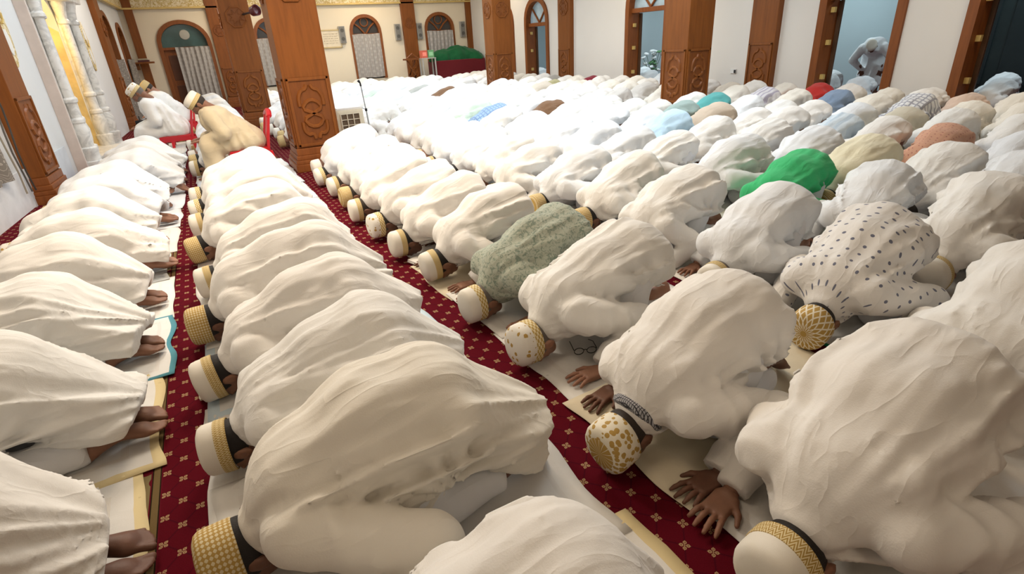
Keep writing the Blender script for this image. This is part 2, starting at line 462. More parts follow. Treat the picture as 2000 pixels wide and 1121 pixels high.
def foot_F(X, Y, Z):
    """heel at the origin, toes +X, sole -Z, big toe +Y"""
    d = ell(X, Y, Z, (0.0, 0, 0.0), (0.036, 0.030, 0.034))
    d = smin(d, rcone(X, Y, Z, (0.02, 0, 0.004), (0.13, 0.004, -0.002), 0.030, 0.028, 0.85), 0.03)
    d = smin(d, ell(X, Y, Z, (0.14, 0.002, -0.006), (0.045, 0.044, 0.021)), 0.02)
    d = smin(d, rcone(X, Y, Z, (0.01, 0, 0.02), (-0.05, 0, 0.085), 0.036, 0.036), 0.03)
    for y0, x0, ln, r in ((0.027, 0.176, 0.030, 0.0135), (0.006, 0.180, 0.026, 0.0095), (-0.010, 0.174, 0.024, 0.009), (-0.024, 0.165, 0.022, 0.0085), (-0.036, 0.153, 0.020, 0.008)):
        d = smin(d, rcone(X, Y, Z, (x0 - 0.012, y0, -0.008), (x0 + ln, y0 * 1.06, -0.015), r * 0.9, r), 0.006)
    return d
HEAD = net_mesh('head', head_F, (-0.11, -0.14, -0.2), (0.11, 0.13, 0.14), 0.0075, 1, True)
HAIR = net_mesh('hair', hair_F, (-0.11, -0.14, -0.12), (0.11, 0.12, 0.14), 0.0085, 1, True)
HAND = net_mesh('hand', hand_F, (-0.13, -0.07, -0.005), (0.19, 0.09, 0.06), 0.0048, 1, True)
FOOT = net_mesh('foot', foot_F, (-0.09, -0.07, -0.05), (0.23, 0.07, 0.13), 0.0065, 1, True)

def place(VQ, M, mirror=False):
    V, Q = VQ
    V = V.copy()
    if mirror: V[:, 1] *= -1; Q = Q[:, ::-1]
    A = np.array(M)
    return V @ A[:3, :3].T.astype(np.float32) + A[:3, 3].astype(np.float32), Q
def join(name, parts):
    vs, qs, o = [], [], 0
    for V, Q in parts:
        vs.append(V); qs.append(Q + o); o += len(V)
    return mesh_from(name, np.concatenate(vs), np.concatenate(qs))
def frame(xd, zd, loc):
    """matrix whose local X and Z point along xd and (about) zd"""
    x = Vector(xd).normalized(); z = Vector(zd); z = (z - x * z.dot(x)).normalized(); y = z.cross(x)
    return Matrix(((x.x, y.x, z.x, loc[0]), (x.y, y.y, z.y, loc[1]), (x.z, y.z, z.z, loc[2]), (0, 0, 0, 1)))
def head_frame(p):
    """crown forward and slightly down, forehead on the mat"""
    t = p['head']; tn = p['turn']
    crown = Vector((-math.cos(t), math.sin(tn) * 0.6, -math.sin(t) + 0.03)).normalized()
    face = Vector((-math.sin(t) * 0.5 - 0.02, math.sin(tn) * 0.4, -1.0)); face = (face - crown * face.dot(crown)).normalized()
    x = face.cross(crown)
    c = (-0.555, 0.0, 0.112)
    return Matrix(((x.x, face.x, crown.x, c[0]), (x.y, face.y, crown.y, c[1]), (x.z, face.z, crown.z, c[2]), (0, 0, 0, 1)))
def body_mesh(p, flat_feet, h=0.020, fine=True):
    hx, _, hz = p['hip']
    def F(X, Y, Z):
        ky = p['ky'] * 1.12
        d = rcone(X, Y, Z, (hx, 0, hz - 0.02), p['waist'], 0.115, 0.10, ky)
        d = smin(d, rcone(X, Y, Z, p['waist'], p['chest'], 0.10, 0.105, ky), 0.05)
        d = smin(d, rcone(X, Y, Z, p['chest'], (-0.50, 0, 0.160), 0.085, 0.045, 1.0), 0.05)
        for sh, el, wr in p['arms']:
            d = smin(d, rcone(X, Y, Z, sh, el, 0.05, 0.040), 0.02)
            d = smin(d, rcone(X, Y, Z, el, wr, 0.040, 0.028), 0.012)
        ay = np.abs(Y)
        d = smin(d, rcone(X, ay, Z, (hx, 0.09, hz - 0.04), (p['knee_x'], p['knee_y'], 0.075), 0.085, 0.055), 0.03)
        d = smin(d, rcone(X, ay, Z, (p['knee_x'], p['knee_y'], 0.075), (0.215, 0.075, 0.07), 0.052, 0.036), 0.02)
        return np.maximum(d, 0.01 - Z)
    parts = [net_mesh('b', F, (-0.62, -0.44, 0), (0.36, 0.44, 0.58), h, 1, True)]
    parts.append(place(HEAD, head_frame(p)))
    if fine:
        for k, (sh, el, wr) in enumerate(p['arms']):
            s = -1 if k == 0 else 1
            M = frame((-1.0, -s * 0.12, 0.0), (0, 0, 1), (wr[0] - 0.01, wr[1], 0.008))
            parts.append(place(HAND, M, mirror=(s < 0)))   # facing -X the frame's +Y is world -Y: thumbs turn inwards
        for s in (-1, 1):
            if flat_feet: M = frame((0.90, -s * 0.10, -0.36), (-0.36, s * 0.12, -0.93), (0.245, s * 0.072, 0.105))
            else: M = frame((0.66, -s * 0.10, -0.75), (-0.75, 0, -0.66), (0.240, s * 0.070, 0.172))
            parts.append(place(FOOT, M, mirror=(s < 0)))
    return join('person', parts)
def hair_mesh(p): return join('hair', [place(HAIR, head_frame(p))])

# caps: lathe in the head frame (crown +Z)
def cap_meshes():
    prof = [(0.086, 0.022), (0.0895, 0.024), (0.0905, 0.05), (0.0905, 0.082), (0.089, 0.104), (0.082, 0.117), (0.066, 0.125), (0.040, 0.130), (0.012, 0.132), (0.0005, 0.1322)]
    a = MB().lathe(prof, 0, 0, 36); crown = a.mesh('cap', True, 60)
    prof = [(0.0895, 0.020), (0.0925, 0.021), (0.0932, 0.030), (0.0932, 0.054), (0.0925, 0.062), (0.0895, 0.063)]
    b = MB().lathe(prof, 0, 0, 36, cap=False); band = b.mesh('cap_band', True, 60)
    for me in (crown, band):
        for v in me.vertices: v.co.y = v.co.y * 1.13 - 0.012
    return crown, band
CAP, BAND = cap_meshes()

def cap_mats():
    gold = (0.46, 0.29, 0.075); cream = (0.80, 0.74, 0.60); white = (0.80, 0.76, 0.68)
    def polar(b):
        x = b.xyz(b.coord()); y = b.m_('DIVIDE', b.m_('ADD', x[1], 0.012), 1.13)
        th = b.m_('ARCTAN2', y, x[0]); r = b.m_('SQRT', b.m_('ADD', b.m_('MULTIPLY', x[0], x[0]), b.m_('MULTIPLY', y, y)))
        return th, r, x[2]
    def fin(b, f, c0, c1, bs=0.35):
        b.color(b.mix(f, c0, c1)); b.bump(b.m_('ADD', f, b.m_('MULTIPLY', b.noise(b.coord(), 500, 2), 0.4)), bs, 0.004); MAT[b.m.name] = b.m
    b = NB('cap_lattice', 0.75); th, r, z = polar(b)
    q = b.m_('SUBTRACT', r, b.m_('MULTIPLY', z, 1.0))
    l1 = b.m_('ABSOLUTE', b.m_('SINE', b.m_('ADD', b.m_('MULTIPLY', th, 9.0), b.m_('MULTIPLY', q, 42.0))))
    l2 = b.m_('ABSOLUTE', b.m_('SINE', b.m_('SUBTRACT', b.m_('MULTIPLY', th, 9.0), b.m_('MULTIPLY', q, 42.0))))
    f = b.m_('LESS_THAN', b.m_('MINIMUM', l1, l2), 0.36)
    f = b.m_('MULTIPLY', f, b.m_('GREATER_THAN', r, 0.014))
    fin(b, f, gold, cream)
    b = NB('cap_rosette', 0.75); th, r, z = polar(b)
    pet = b.m_('ABSOLUTE', b.m_('SINE', b.m_('MULTIPLY', th, 8.0)))
    v = b.n('ShaderNodeTexVoronoi', {'Vector': b.coord(), 'Scale': 48.0}, out=0)
    f = b.m_('LESS_THAN', b.m_('ADD', b.m_('MULTIPLY', b.m_('ABSOLUTE', b.m_('SUBTRACT', pet, 0.62)), b.m_('LESS_THAN', r, 0.055)), b.m_('MULTIPLY', v, b.m_('GREATER_THAN', r, 0.055))), 0.44)
    fin(b, f, cream, gold)
    b = NB('cap_floral', 0.75); th, r, z = polar(b)
    v = b.n('ShaderNodeTexVoronoi', {'Vector': b.coord(), 'Scale': 30.0, 'Randomness': 0.5}, out=0)
    pv = b.m_('ADD', v, b.m_('MULTIPLY', b.m_('SUBTRACT', b.noise(b.coord(), 110, 2), 0.5), 0.35))
    f = b.m_('LESS_THAN', pv, 0.30); fin(b, f, white, gold)
    b = NB('cap_weave', 0.75); th, r, z = polar(b)
    l1 = b.m_('MULTIPLY', b.m_('SINE', b.m_('ADD', b.m_('MULTIPLY', th, 22.0), b.m_('MULTIPLY', z, 260.0))), b.m_('SINE', b.m_('SUBTRACT', b.m_('MULTIPLY', th, 22.0), b.m_('MULTIPLY', z, 260.0))))
    f = b.m_('GREATER_THAN', l1, 0.1); fin(b, f, gold, (0.70, 0.60, 0.38))
    b = NB('cap_white', 0.85); th, r, z = polar(b)
    f = b.m_('MULTIPLY', b.noise(b.coord(), 18, 3), 1.0); fin(b, f, (0.74, 0.69, 0.59), white, 0.2)
    b = NB('cap_zigzag', 0.7); th, r, z = polar(b)
    tri = b.m_('PINGPONG', b.m_('MULTIPLY', th, 5.2), 0.5)
    st = b.m_('SINE', b.m_('MULTIPLY', b.m_('ADD', b.m_('MULTIPLY', tri, 0.045), z), 420.0))
    f = b.m_('GREATER_THAN', st, 0.05); fin(b, f, (0.40, 0.25, 0.06), (0.74, 0.62, 0.36), 0.5)
    b = NB('cap_greek', 0.7); th, r, z = polar(b)
    f = b.m_('GREATER_THAN', b.m_('MULTIPLY', b.m_('SINE', b.m_('MULTIPLY', th, 20.0)), b.m_('SINE', b.m_('MULTIPLY', z, 330.0))), 0.0)
    fin(b, f, (0.50, 0.34, 0.10), (0.76, 0.66, 0.42), 0.5)
cap_mats()
CAP_STYLES = [('cap_white', 'cap_zigzag'), ('cap_white', 'cap_greek'), ('cap_white', 'cap_zigzag'), ('cap_weave', None), ('cap_lattice', None), ('cap_floral', 'cap_greek'), ('cap_rosette', None), ('cap_white', 'cap_greek')]

def skin_mat(name, col):
    b = NB(name, 0.55, 0.35)
    co = b.coord()
    f = b.noise(co, 14, 4)
    b.color(b.ramp(f, [(0.3, tuple(c * 0.82 for c in col)), (0.7, tuple(c * 1.1 for c in col))]))
    b.bump(b.noise(co, 160, 3), 0.15, 0.003); b.set(Subsurface_Weight=0.05)
    MAT[name] = b.m
    return b.m
SKINS = [skin_mat('skin_brown', (0.24, 0.115, 0.07)), skin_mat('skin_deep', (0.15, 0.068, 0.042)), skin_mat('skin_tan', (0.36, 0.185, 0.12))]
HAIRS = [plain('hair_black', (0.018, 0.015, 0.014), 0.6, bump=0.6, bscale=260), plain('hair_grey', (0.16, 0.14, 0.125), 0.7, bump=0.6, bscale=260), plain('hair_dark', (0.035, 0.026, 0.02), 0.6, bump=0.6, bscale=260)]
WHITES = [cloth_mat('cloth_white', (0.80, 0.785, 0.75)), cloth_mat('cloth_warm_white', (0.80, 0.77, 0.725)), cloth_mat('cloth_cool_white', (0.77, 0.79, 0.81)), cloth_mat('cloth_ivory', (0.78, 0.735, 0.65))]
TROUSER = cloth_mat('trouser_white', (0.76, 0.76, 0.77))

N_NEAR_POSE = 12
POSES = [pose(100 + i) for i in range(N_NEAR_POSE)]
POSES[2]['arms'][0] = ((-0.425, -0.165, 0.262), (-0.13, -0.345, 0.205), (-0.24, -0.43, 0.05)); POSES[2]['kb'] = 0.014; POSES[9]['kb'] = 0.02; POSES[0]['kb'] = 0.025
POSES[9]['arms'][0] = ((-0.425, -0.175, 0.262), (-0.13, -0.335, 0.20), (-0.38, -0.36, 0.045))
BODIES = {}
def near_body(i, flat):
    if (i, flat) not in BODIES:
        BODIES[(i, flat)] = (body_mesh(POSES[i], flat), hair_mesh(POSES[i]), trousers_mesh(POSES[i], 0.017))
    return BODIES[(i, flat)]
FARS = []
def far_set(j):
    while len(FARS) <= j:
        p = pose(300 + len(FARS)); p['flare'] = 0.80; p['ky'] = 0.84; p['arms'] = [(a, (b_[0], b_[1] * 0.82, b_[2]), (c_[0], c_[1] * 0.85, c_[2])) for a, b_, c_ in p['arms']]
        FARS.append((p, robe_mesh(p, 'long' if len(FARS) % 3 else 'short', 0.021, 1), body_mesh(p, False, 0.024, False)))
    return FARS[j]

def make_person(x, y, label, robe_m, near=True, pi=0, seed=1, rot=0.0, sc=1.0, style='long', flat=False, cap=None, skin=0, hair=0, group=None, trouser_m=None, cell=0.0135):
    if near:
        p = POSES[pi]; bm_, hm_, tm_ = near_body(pi, flat)
        q = dict(p); q['seed'] = seed
        rm_ = robe_mesh(q, style, cell)
    else:
        p, rm_, bm_ = far_set(pi)
    b = obj('person', bm_, SKINS[skin], None, (x, y, 0.006), (0, 0, rot))
    b.scale = (sc, sc, sc)
    tag(b, label, 'person', group)
    r = obj('robe', rm_, robe_m, b)
    if near:
        obj('trousers', tm_, trouser_m or TROUSER, b)
        obj('hair', hm_, HAIRS[hair], b)
    if cap is not None:
        c0, c1 = CAP_STYLES[cap]
        c = obj('cap', CAP, MAT[c0], b); c.matrix_local = head_frame(p)
        if c1 and near: obj('cap_band', BAND, MAT[c1], c)
    return b
# ------------------------------------------------------------------ surface materials
def wood_mat(name, col, dark):
    b = NB(name, 0.45, 0.28)
    co = b.pos()
    g = b.noise(b.mapv(co, (9, 9, 0.8)), 2.2, 5, 0.6, 0.4)
    f2 = b.noise(b.mapv(co, (60, 60, 3)), 1.0, 3)
    f = b.m_('ADD', b.m_('MULTIPLY', g, 0.8), b.m_('MULTIPLY', f2, 0.2))
    b.color(b.ramp(f, [(0.25, dark), (0.55, col), (0.8, tuple(min(1, c * 1.12) for c in col))]))
    b.bump(f2, 0.06, 0.003)
    MAT[name] = b.m
    return b.m
WOOD = wood_mat('teak_wood', (0.215, 0.066, 0.011), (0.145, 0.042, 0.007))
WOOD_DARK = wood_mat('carved_wood', (0.19, 0.058, 0.012), (0.125, 0.036, 0.008))
FRAME_WOOD = wood_mat('frame_wood', (0.24, 0.075, 0.018), (0.16, 0.046, 0.011))
def wall_mat(name, col):
    b = NB(name, 0.85, 0.2)
    co = b.pos()
    b.color(b.ramp(b.noise(co, 0.9, 4), [(0.3, tuple(c * 0.96 for c in col)), (0.7, col)]))
    b.bump(b.noise(co, 70, 3), 0.05, 0.003); MAT[name] = b.m
    return b.m
CREAM = wall_mat('cream_plaster', (0.80, 0.70, 0.53))
OFFWHITE = wall_mat('offwhite_plaster', (0.78, 0.735, 0.67))
BLUEWALL = wall_mat('annex_plaster', (0.50, 0.62, 0.66))
def marble_mat():
    b = NB('white_marble', 0.35, 0.4)
    f = b.noise(b.pos(), 5, 6, 0.6, 1.5)
    b.color(b.ramp(f, [(0.42, (0.60, 0.585, 0.555)), (0.55, (0.78, 0.76, 0.72)), (1, (0.80, 0.78, 0.75))])); MAT['white_marble'] = b.m
    return b.m
MARBLE = marble_mat()
def gold_pattern():
    b = NB('gilt_relief', 0.6, 0.3)
    f = b.noise(b.pos(), 12, 5, 0.7, 2.0)
    m = b.ramp(f, [(0.46, (0, 0, 0)), (0.54, (1, 1, 1))])
    b.color(b.mix(m, (0.80, 0.70, 0.50), (0.52, 0.38, 0.13))); b.bump(m, 0.3, 0.01); MAT['gilt_relief'] = b.m
    return b.m
GILT = gold_pattern()
GOLD = plain('gold_trim', (0.62, 0.44, 0.14), 0.45, 0.5)
def carpet_mat():
    b = NB('red_carpet', 0.95, 0.05)
    x = b.xyz(b.pos())
    # small gold motifs on a centred lattice
    PX, PY, X0, Y0 = 0.111, 0.1265, 0.917, 1.124
    def motif(dx, dy):
        u = b.m_('SUBTRACT', b.m_('FRACT', b.m_('DIVIDE', b.m_('SUBTRACT', x[0], X0 + dx - PX / 2), PX)), 0.5)
        v = b.m_('SUBTRACT', b.m_('FRACT', b.m_('DIVIDE', b.m_('SUBTRACT', x[1], Y0 + dy - PY / 2), PY)), 0.5)
        u = b.m_('MULTIPLY', u, PX); v = b.m_('MULTIPLY', v, PY)
        au = b.m_('ABSOLUTE', u); av = b.m_('ABSOLUTE', v)
        inside = b.m_('MULTIPLY', b.m_('LESS_THAN', au, 0.0135), b.m_('LESS_THAN', av, 0.0135))
        # four small rings joined by a cross
        ring = b.m_('SQRT', b.m_('ADD', b.m_('POWER', b.m_('SUBTRACT', au, 0.0075), 2.0), b.m_('POWER', b.m_('SUBTRACT', av, 0.0075), 2.0)))
        rg = b.m_('LESS_THAN', b.m_('ABSOLUTE', b.m_('SUBTRACT', ring, 0.0045)), 0.0016)
        cr = b.m_('LESS_THAN', b.m_('ABSOLUTE', b.m_('SUBTRACT', au, av)), 0.0014)
        return b.m_('MULTIPLY', inside, b.m_('MAXIMUM', rg, cr))
    mo = b.m_('MAXIMUM', motif(0, 0), motif(PX / 2, PY / 2))
    # dark diamond lines through the motifs
    a = b.m_('ADD', b.m_('DIVIDE', b.m_('SUBTRACT', x[0], X0), PX), b.m_('DIVIDE', b.m_('SUBTRACT', x[1], Y0), PY))
    c = b.m_('SUBTRACT', b.m_('DIVIDE', b.m_('SUBTRACT', x[0], X0), PX), b.m_('DIVIDE', b.m_('SUBTRACT', x[1], Y0), PY))
    def ln(q): return b.m_('LESS_THAN', b.m_('ABSOLUTE', b.m_('SUBTRACT', b.m_('FRACT', b.m_('ADD', q, 0.5)), 0.5)), 0.03)
    dl = b.m_('MAXIMUM', ln(a), ln(c))
    pile = b.noise(b.pos(), 420, 2)
    red = b.ramp(pile, [(0.3, (0.075, 0.003, 0.008)), (0.7, (0.118, 0.005, 0.013))])
    col = b.mix(b.m_('MULTIPLY', dl, 0.55), red, (0.035, 0.003, 0.010))
    col = b.mix(mo, col, (0.40, 0.26, 0.14))
    # olive border lines and scroll band along the prayer rows
    def band(xc, hw): return b.m_('LESS_THAN', b.m_('ABSOLUTE', b.m_('SUBTRACT', x[0], xc)), hw)
    for xb in (-0.505, 0.79):
        scroll = b.n('ShaderNodeTexVoronoi', {'Vector': b.mapv(b.pos(), (11, 11, 0.01)), 'Scale': 1.0}, out=0)
        sc = b.m_('MULTIPLY', band(xb - 0.062, 0.042), b.m_('GREATER_THAN', scroll, 0.42))
        col = b.mix(band(xb - 0.055, 0.075), col, (0.11, 0.006, 0.014))
        col = b.mix(sc, col, (0.20, 0.155, 0.075))
        col = b.mix(band(xb, 0.0155), col, (0.02, 0.012, 0.006))
        col = b.mix(band(xb, 0.011), col, (0.155, 0.105, 0.045))
    b.color(col); b.bump(pile, 0.4, 0.004); MAT['red_carpet'] = b.m
    return b.m
CARPET = carpet_mat()

# ------------------------------------------------------------------ room shell
def fill_shape(name, outer, holes, thick, m, M):
    """flat wall with arched holes: 2D curve (u,v) extruded by thick, placed by matrix M"""
    cu = bpy.data.curves.new(name, 'CURVE'); cu.dimensions = '2D'; cu.fill_mode = 'BOTH'; cu.extrude = thick / 2
    for pts in [outer] + holes:
        sp = cu.splines.new('POLY'); sp.points.add(len(pts) - 1); sp.use_cyclic_u = True
        for q, (u, v) in zip(sp.points, pts): q.co = (u, v, 0, 1)
    tmp = bpy.data.objects.new(name, cu); COL.objects.link(tmp)
    dg = bpy.context.evaluated_depsgraph_get()
    me = bpy.data.meshes.new_from_object(tmp.evaluated_get(dg)); me.name = name
    bpy.data.objects.remove(tmp); bpy.data.curves.remove(cu)
    me.materials.clear()
    me.transform(M)
    return obj(name, me, m)
def arch_pts(u0, u1, v0, spring, top, n=9):
    """outline of a pointed-round arch opening"""
    c = (u0 + u1) / 2; w = (u1 - u0) / 2
    pts = [(u0, v0), (u1, v0)]
    for k in range(n + 1):
        a = math.pi * k / n
        px = math.cos(a); py = math.sin(a) ** 0.85
        pts.append((c + w * px, spring + (top - spring) * py))
    return pts
XB, YF = 9.5, 20.3            # back wall (right) and far wall
YN = -4.0
tag(obj('floor', MB().box(-2.6, 13.6, YN, YF + 0.3, -0.08, 0.0).mesh('floor'), CARPET), 'red carpet with small gold motifs and dark diamond lines', None, None, 'structure')
tag(obj('ceiling', MB().box(-2.6, 13.6, YN, YF + 0.3, CEIL, CEIL + 0.1).mesh('ceiling'), OFFWHITE), None, None, None, 'structure')
tag(obj('wall_near', MB().box(-2.6, 13.6, YN - 0.2, YN, 0, CEIL).mesh('wall_near'), CREAM), None, None, None, 'structure')
# matrices: far wall (u=X, v=Z, facing -Y); back wall (u=-Y..., v=Z, facing -X)
M_FAR = Matrix(((1, 0, 0, 0), (0, 0, -1, YF + 0.1), (0, 1, 0, 0), (0, 0, 0, 1)))
M_BACK = Matrix(((0, 0, -1, XB + 0.12), (1, 0, 0, 0), (0, 1, 0, 0), (0, 0, 0, 1)))
FAR_OPEN = [(-0.72, 0.66, 0.0, 1.85, 2.52), (4.98, 6.02, 0.5, 1.95, 2.52), (7.68, 8.78, 0.5, 1.95, 2.52), (1.95, 3.0, 0.5, 1.95, 2.52)]
BACK_OPEN = [(14.90, 16.22, 0.0, 1.90, 2.60), (17.0, 18.3, 0.0, 1.90, 2.60), (9.95, 11.34, 0.0, 1.98, 2.66), (5.02, 6.34, 0.0, 1.86, 2.56), (2.78, 4.16, 0.0, 1.86, 2.56)]
tag(fill_shape('wall_far', [(-2.4, 0), (XB + 0.24, 0), (XB + 0.24, CEIL), (-2.4, CEIL)], [arch_pts(*o) for o in FAR_OPEN], 0.2, CREAM, M_FAR), None, None, None, 'structure')
tag(fill_shape('wall_back', [(YN, 0), (YF, 0), (YF, CEIL), (YN, CEIL)], [arch_pts(a, b, max(c, -0.0) - 0.001 if c else 0.004, d, e) for a, b, c, d, e in BACK_OPEN], 0.24, OFFWHITE, M_BACK), None, None, None, 'structure')
# annex behind the back wall
tag(obj('wall_annex', MB().box(13.3, 13.5, YN, YF + 0.2, 0, CEIL).mesh('wall_annex'), BLUEWALL), None, None, None, 'structure')
tag(obj('wall_annex_far', MB().box(XB + 0.24, 13.3, YF - 0.4, YF + 0.2, 0, CEIL).mesh('wall_annex_far'), BLUEWALL), None, None, None, 'structure')

# left wall is very slightly askew to the prayer rows
LW0 = Vector((-2.08, 6.0, 0)); LWA = math.atan2(0.042, 1.0)
M_LEFT = Matrix.Translation(LW0) @ Matrix.Rotation(-LWA, 4, 'Z')       # local: +X into the room, +Y along the wall (Y=0 at world Y 6)
def on_left(o): o.matrix_world = M_LEFT @ o.matrix_world; return o
# windows in the left wall: u along wall, v up
M_LW = M_LEFT @ Matrix(((0, 0, -1, -0.12), (1, 0, 0, 0), (0, 1, 0, 0), (0, 0, 0, 1)))
LEFT_OPEN = [(-1.6, 0.55, 0.62, 2.2, 2.9), (10.75, 12.0, 0.45, 1.95, 2.62), (12.75, 13.85, 0.45, 1.85, 2.45), (4.95, 6.45, 0.02, 2.0, 2.55)]
tag(fill_shape('wall_left', [(-10.0, 0), (14.6, 0), (14.6, CEIL), (-10.0, CEIL)], [arch_pts(*o) for o in LEFT_OPEN], 0.24, wall_mat('pale_grey_plaster', (0.70, 0.70, 0.69)), M_LW), None, None, None, 'structure')
o = MB().box(0.0, 0.025, 1.98, 4.0, 0, 0.42).build('baseboard_left', plain('grey_marble', (0.62, 0.66, 0.70), 0.4, 0.4)); on_left(o); tag(o, None, None, None, 'structure')
o = MB().box(0.0, 0.012, -6.0, 1.98, 0, 0.42).build('baseboard_left', plain('painted_dado', (0.76, 0.77, 0.78), 0.6, 0.3)); on_left(o); tag(o, None, None, None, 'structure')
# cornice
def cornice(name, box, m=GILT):
    o = MB().box(*box).build(name, m); tag(o, None, None, None, 'structure'); return o
c = cornice('trim_1', (-2.4, XB, YF - 0.10, YF, 2.86, 3.30))
MB().box(-2.4, XB, YF - 0.14, YF - 0.10, 2.84, 2.885).build('trim_molding', GOLD, c)
MB().box(-2.4, XB, YF - 0.20, YF - 0.10, 3.27, 3.33).build('trim_molding', GOLD, c)
c = cornice('trim_2', (0.0, 0.10, -6, 14.5, 2.86, 3.30)); on_left(c)
MB().box(0.10, 0.14, -6, 14.5, 2.84, 2.885).build('trim_molding', GOLD, c)

# ------------------------------------------------------------------ carved columns and pilasters
def knot_paths():
    K = [(-.25, .40), (.25, .40), (.62, .12), (.15, -.04), (-.62, -.22), (-.30, -.50), (.30, -.50), (.62, -.22), (.15, -.04), (-.15, .0), (-.62, .12)]
    paths = [([(-.62, .12), (-.25, .40), (.25, .40), (.62, .12), (0, -.06), (-.62, -.22), (-.30, -.50), (.30, -.50), (.62, -.22), (0, -.04)], True)]
    for s in (-1, 1):
        paths.append(([(s * .72, .22), (s * .72, .52), (s * .50, .74), (s * .22, .78), (s * .12, .92)], False))
        paths.append(([(s * .72, -.32), (s * .72, -.62), (s * .50, -.78), (s * .22, -.74), (s * .12, -.92)], False))
    return paths
def smooth_path(pts, closed, n=2):
    for _ in range(n):
        q = []
        m = len(pts)
        rngm = range(m) if closed else range(m - 1)
        if not closed: q.append(pts[0])
        for i in rngm:
            a, b = pts[i], pts[(i + 1) % m]
            q.append((a[0] * .75 + b[0] * .25, a[1] * .75 + b[1] * .25)); q.append((a[0] * .25 + b[0] * .75, a[1] * .25 + b[1] * .75))
        if not closed: q.append(pts[-1])
        pts = q
    return pts
def carved_face(parent, w, z0, z1, M, fine=True):
    """frame, sunk field and strapwork on one face; local u across, v up, n outwards (M maps (u,n,v) to parent space)"""
    g = empty_part = None
    def put(mb, name, m, smooth=False, par=parent):
        me = mb.mesh(name, smooth); me.transform(M); return obj(name, me, m, par)
    hw = w / 2
    fr = MB()
    for a, b, c, d in ((-hw, hw, z1 - 0.035, z1), (-hw, hw, z0, z0 + 0.035), (-hw, -hw + 0.035, z0, z1), (hw - 0.035, hw, z0, z1)):
        fr.box(a, b, 0, 0.022, c, d, 0.006)
    panel = put(MB().box(-hw + 0.03, hw - 0.03, 0, 0.006, z0 + 0.03, z1 - 0.03), 'carved_panel', WOOD_DARK)
    put(fr, 'panel_frame', WOOD)
    iw = hw - 0.055; ih = (z1 - z0) / 2 - 0.06; zc = (z0 + z1) / 2
    for pts, closed in knot_paths():
        pp = smooth_path(pts, closed, 1)
        put(MB().tube([(u * iw, 0.008, zc + v * ih) for u, v in pp], 0.026 if w > 0.4 else 0.02, 6, closed, 0.8, up=(0, 1, 0)), 'carved_strap', WOOD, True, panel)
def medallion(parent, w, zc, M):
    r = w * 0.36
    mb = MB()
    me = mb.prism([(r * math.cos(math.pi / 8 + k * math.pi / 4), zc + r * math.sin(math.pi / 8 + k * math.pi / 4)) for k in range(8)], 0, 0.012, 1).mesh('medallion'); me.transform(M)
    a = obj('medallion', me, WOOD_DARK, parent)
    ring = [(r * 0.96 * math.cos(math.pi / 8 + k * math.pi / 4), 0.012, zc + r * 0.96 * math.sin(math.pi / 8 + k * math.pi / 4)) for k in range(8)]
    me = MB().tube(ring, 0.012, 6, True, up=(0, 1, 0)).mesh('medallion_rim'); me.transform(M); obj('medallion_rim', me, WOOD, a)
    star = [((r * (0.75 if k % 2 else 0.38)) * math.cos(k * math.pi / 8), 0.014, zc + (r * (0.75 if k % 2 else 0.38)) * math.sin(k * math.pi / 8)) for k in range(16)]
    me = MB().tube(star, 0.009, 5, True, up=(0, 1, 0)).mesh('carved_strap'); me.transform(M); obj('carved_strap', me, WOOD, a)
def face_M(dirx, diry, dist):
    """(u, n, v) -> column space, face normal (dirx,diry)"""
    ux, uy = -diry, dirx
    return Matrix(((ux, dirx, 0, dirx * dist), (uy, diry, 0, diry * dist), (0, 0, 1, 0), (0, 0, 0, 1)))
def column(x, y, w, d, faces, label, ptop=1.17, rz=0.0, med=2.22, cat='column'):
    c = empty('wooden_column', (x, y, 0), rz)
    tag(c, label, cat, 'carved teak columns and pilasters')
    hw, hd = w / 2, d / 2
    MB().box(-hw, hw, -hd, hd, 0.30, CEIL, 0.012).build('shaft', WOOD, c)
    b = MB().box(-hw - 0.07, hw + 0.07, -hd - 0.07, hd + 0.07, 0, 0.10, 0.01).box(-hw - 0.055, hw + 0.055, -hd - 0.055, hd + 0.055, 0.10, 0.15, 0.012)
    b.box(-hw - 0.035, hw + 0.035, -hd - 0.035, hd + 0.035, 0.15, 0.21, 0.014).box(-hw - 0.018, hw + 0.018, -hd - 0.018, hd + 0.018, 0.21, 0.30, 0.01)
    b.build('plinth', FRAME_WOOD, c)
    for dx, dy in faces:
        wid = w if dx == 0 else d
        dist = hd if dx == 0 else hw
        M = face_M(dx, dy, dist)
        carved_face(c, wid - 0.05, 0.32, ptop, M)
        medallion(c, wid, med, M)
    return c
column(1.24, 8.02, 0.58, 0.58, [(0, -1), (-1, 0)], 'near free-standing carved wooden column beside the white air cooler')
column(1.06, 14.2, 0.58, 0.58, [(0, -1), (-1, 0)], 'far carved wooden column behind the seated man in beige')
column(7.46, 14.25, 0.56, 0.56, [(0, -1), (-1, 0)], 'carved wooden column rising from the crowd before the green cloth')
column(7.50, 7.36, 0.56, 0.56, [(0, -1), (-1, 0)], 'wide carved wooden column in the crowd hiding part of a doorway')
column(XB - 0.06, 13.9, 0.14, 0.60, [(-1, 0)], 'flat carved pilaster on the back wall between two arched doorways')
column(XB - 0.06, 7.36, 0.14, 0.56, [(-1, 0)], 'flat carved pilaster on the back wall beside a wall socket')
column(7.06, YF - 0.07, 0.48, 0.14, [(0, -1)], 'carved pilaster between the two curtained far windows')
column(0.98, YF - 0.07, 0.46, 0.14, [(0, -1)], 'carved pilaster right of the curtained far door')
column(-1.22, YF - 0.06, 0.22, 0.12, [], 'narrow plain corner pilaster left of the curtained far door')
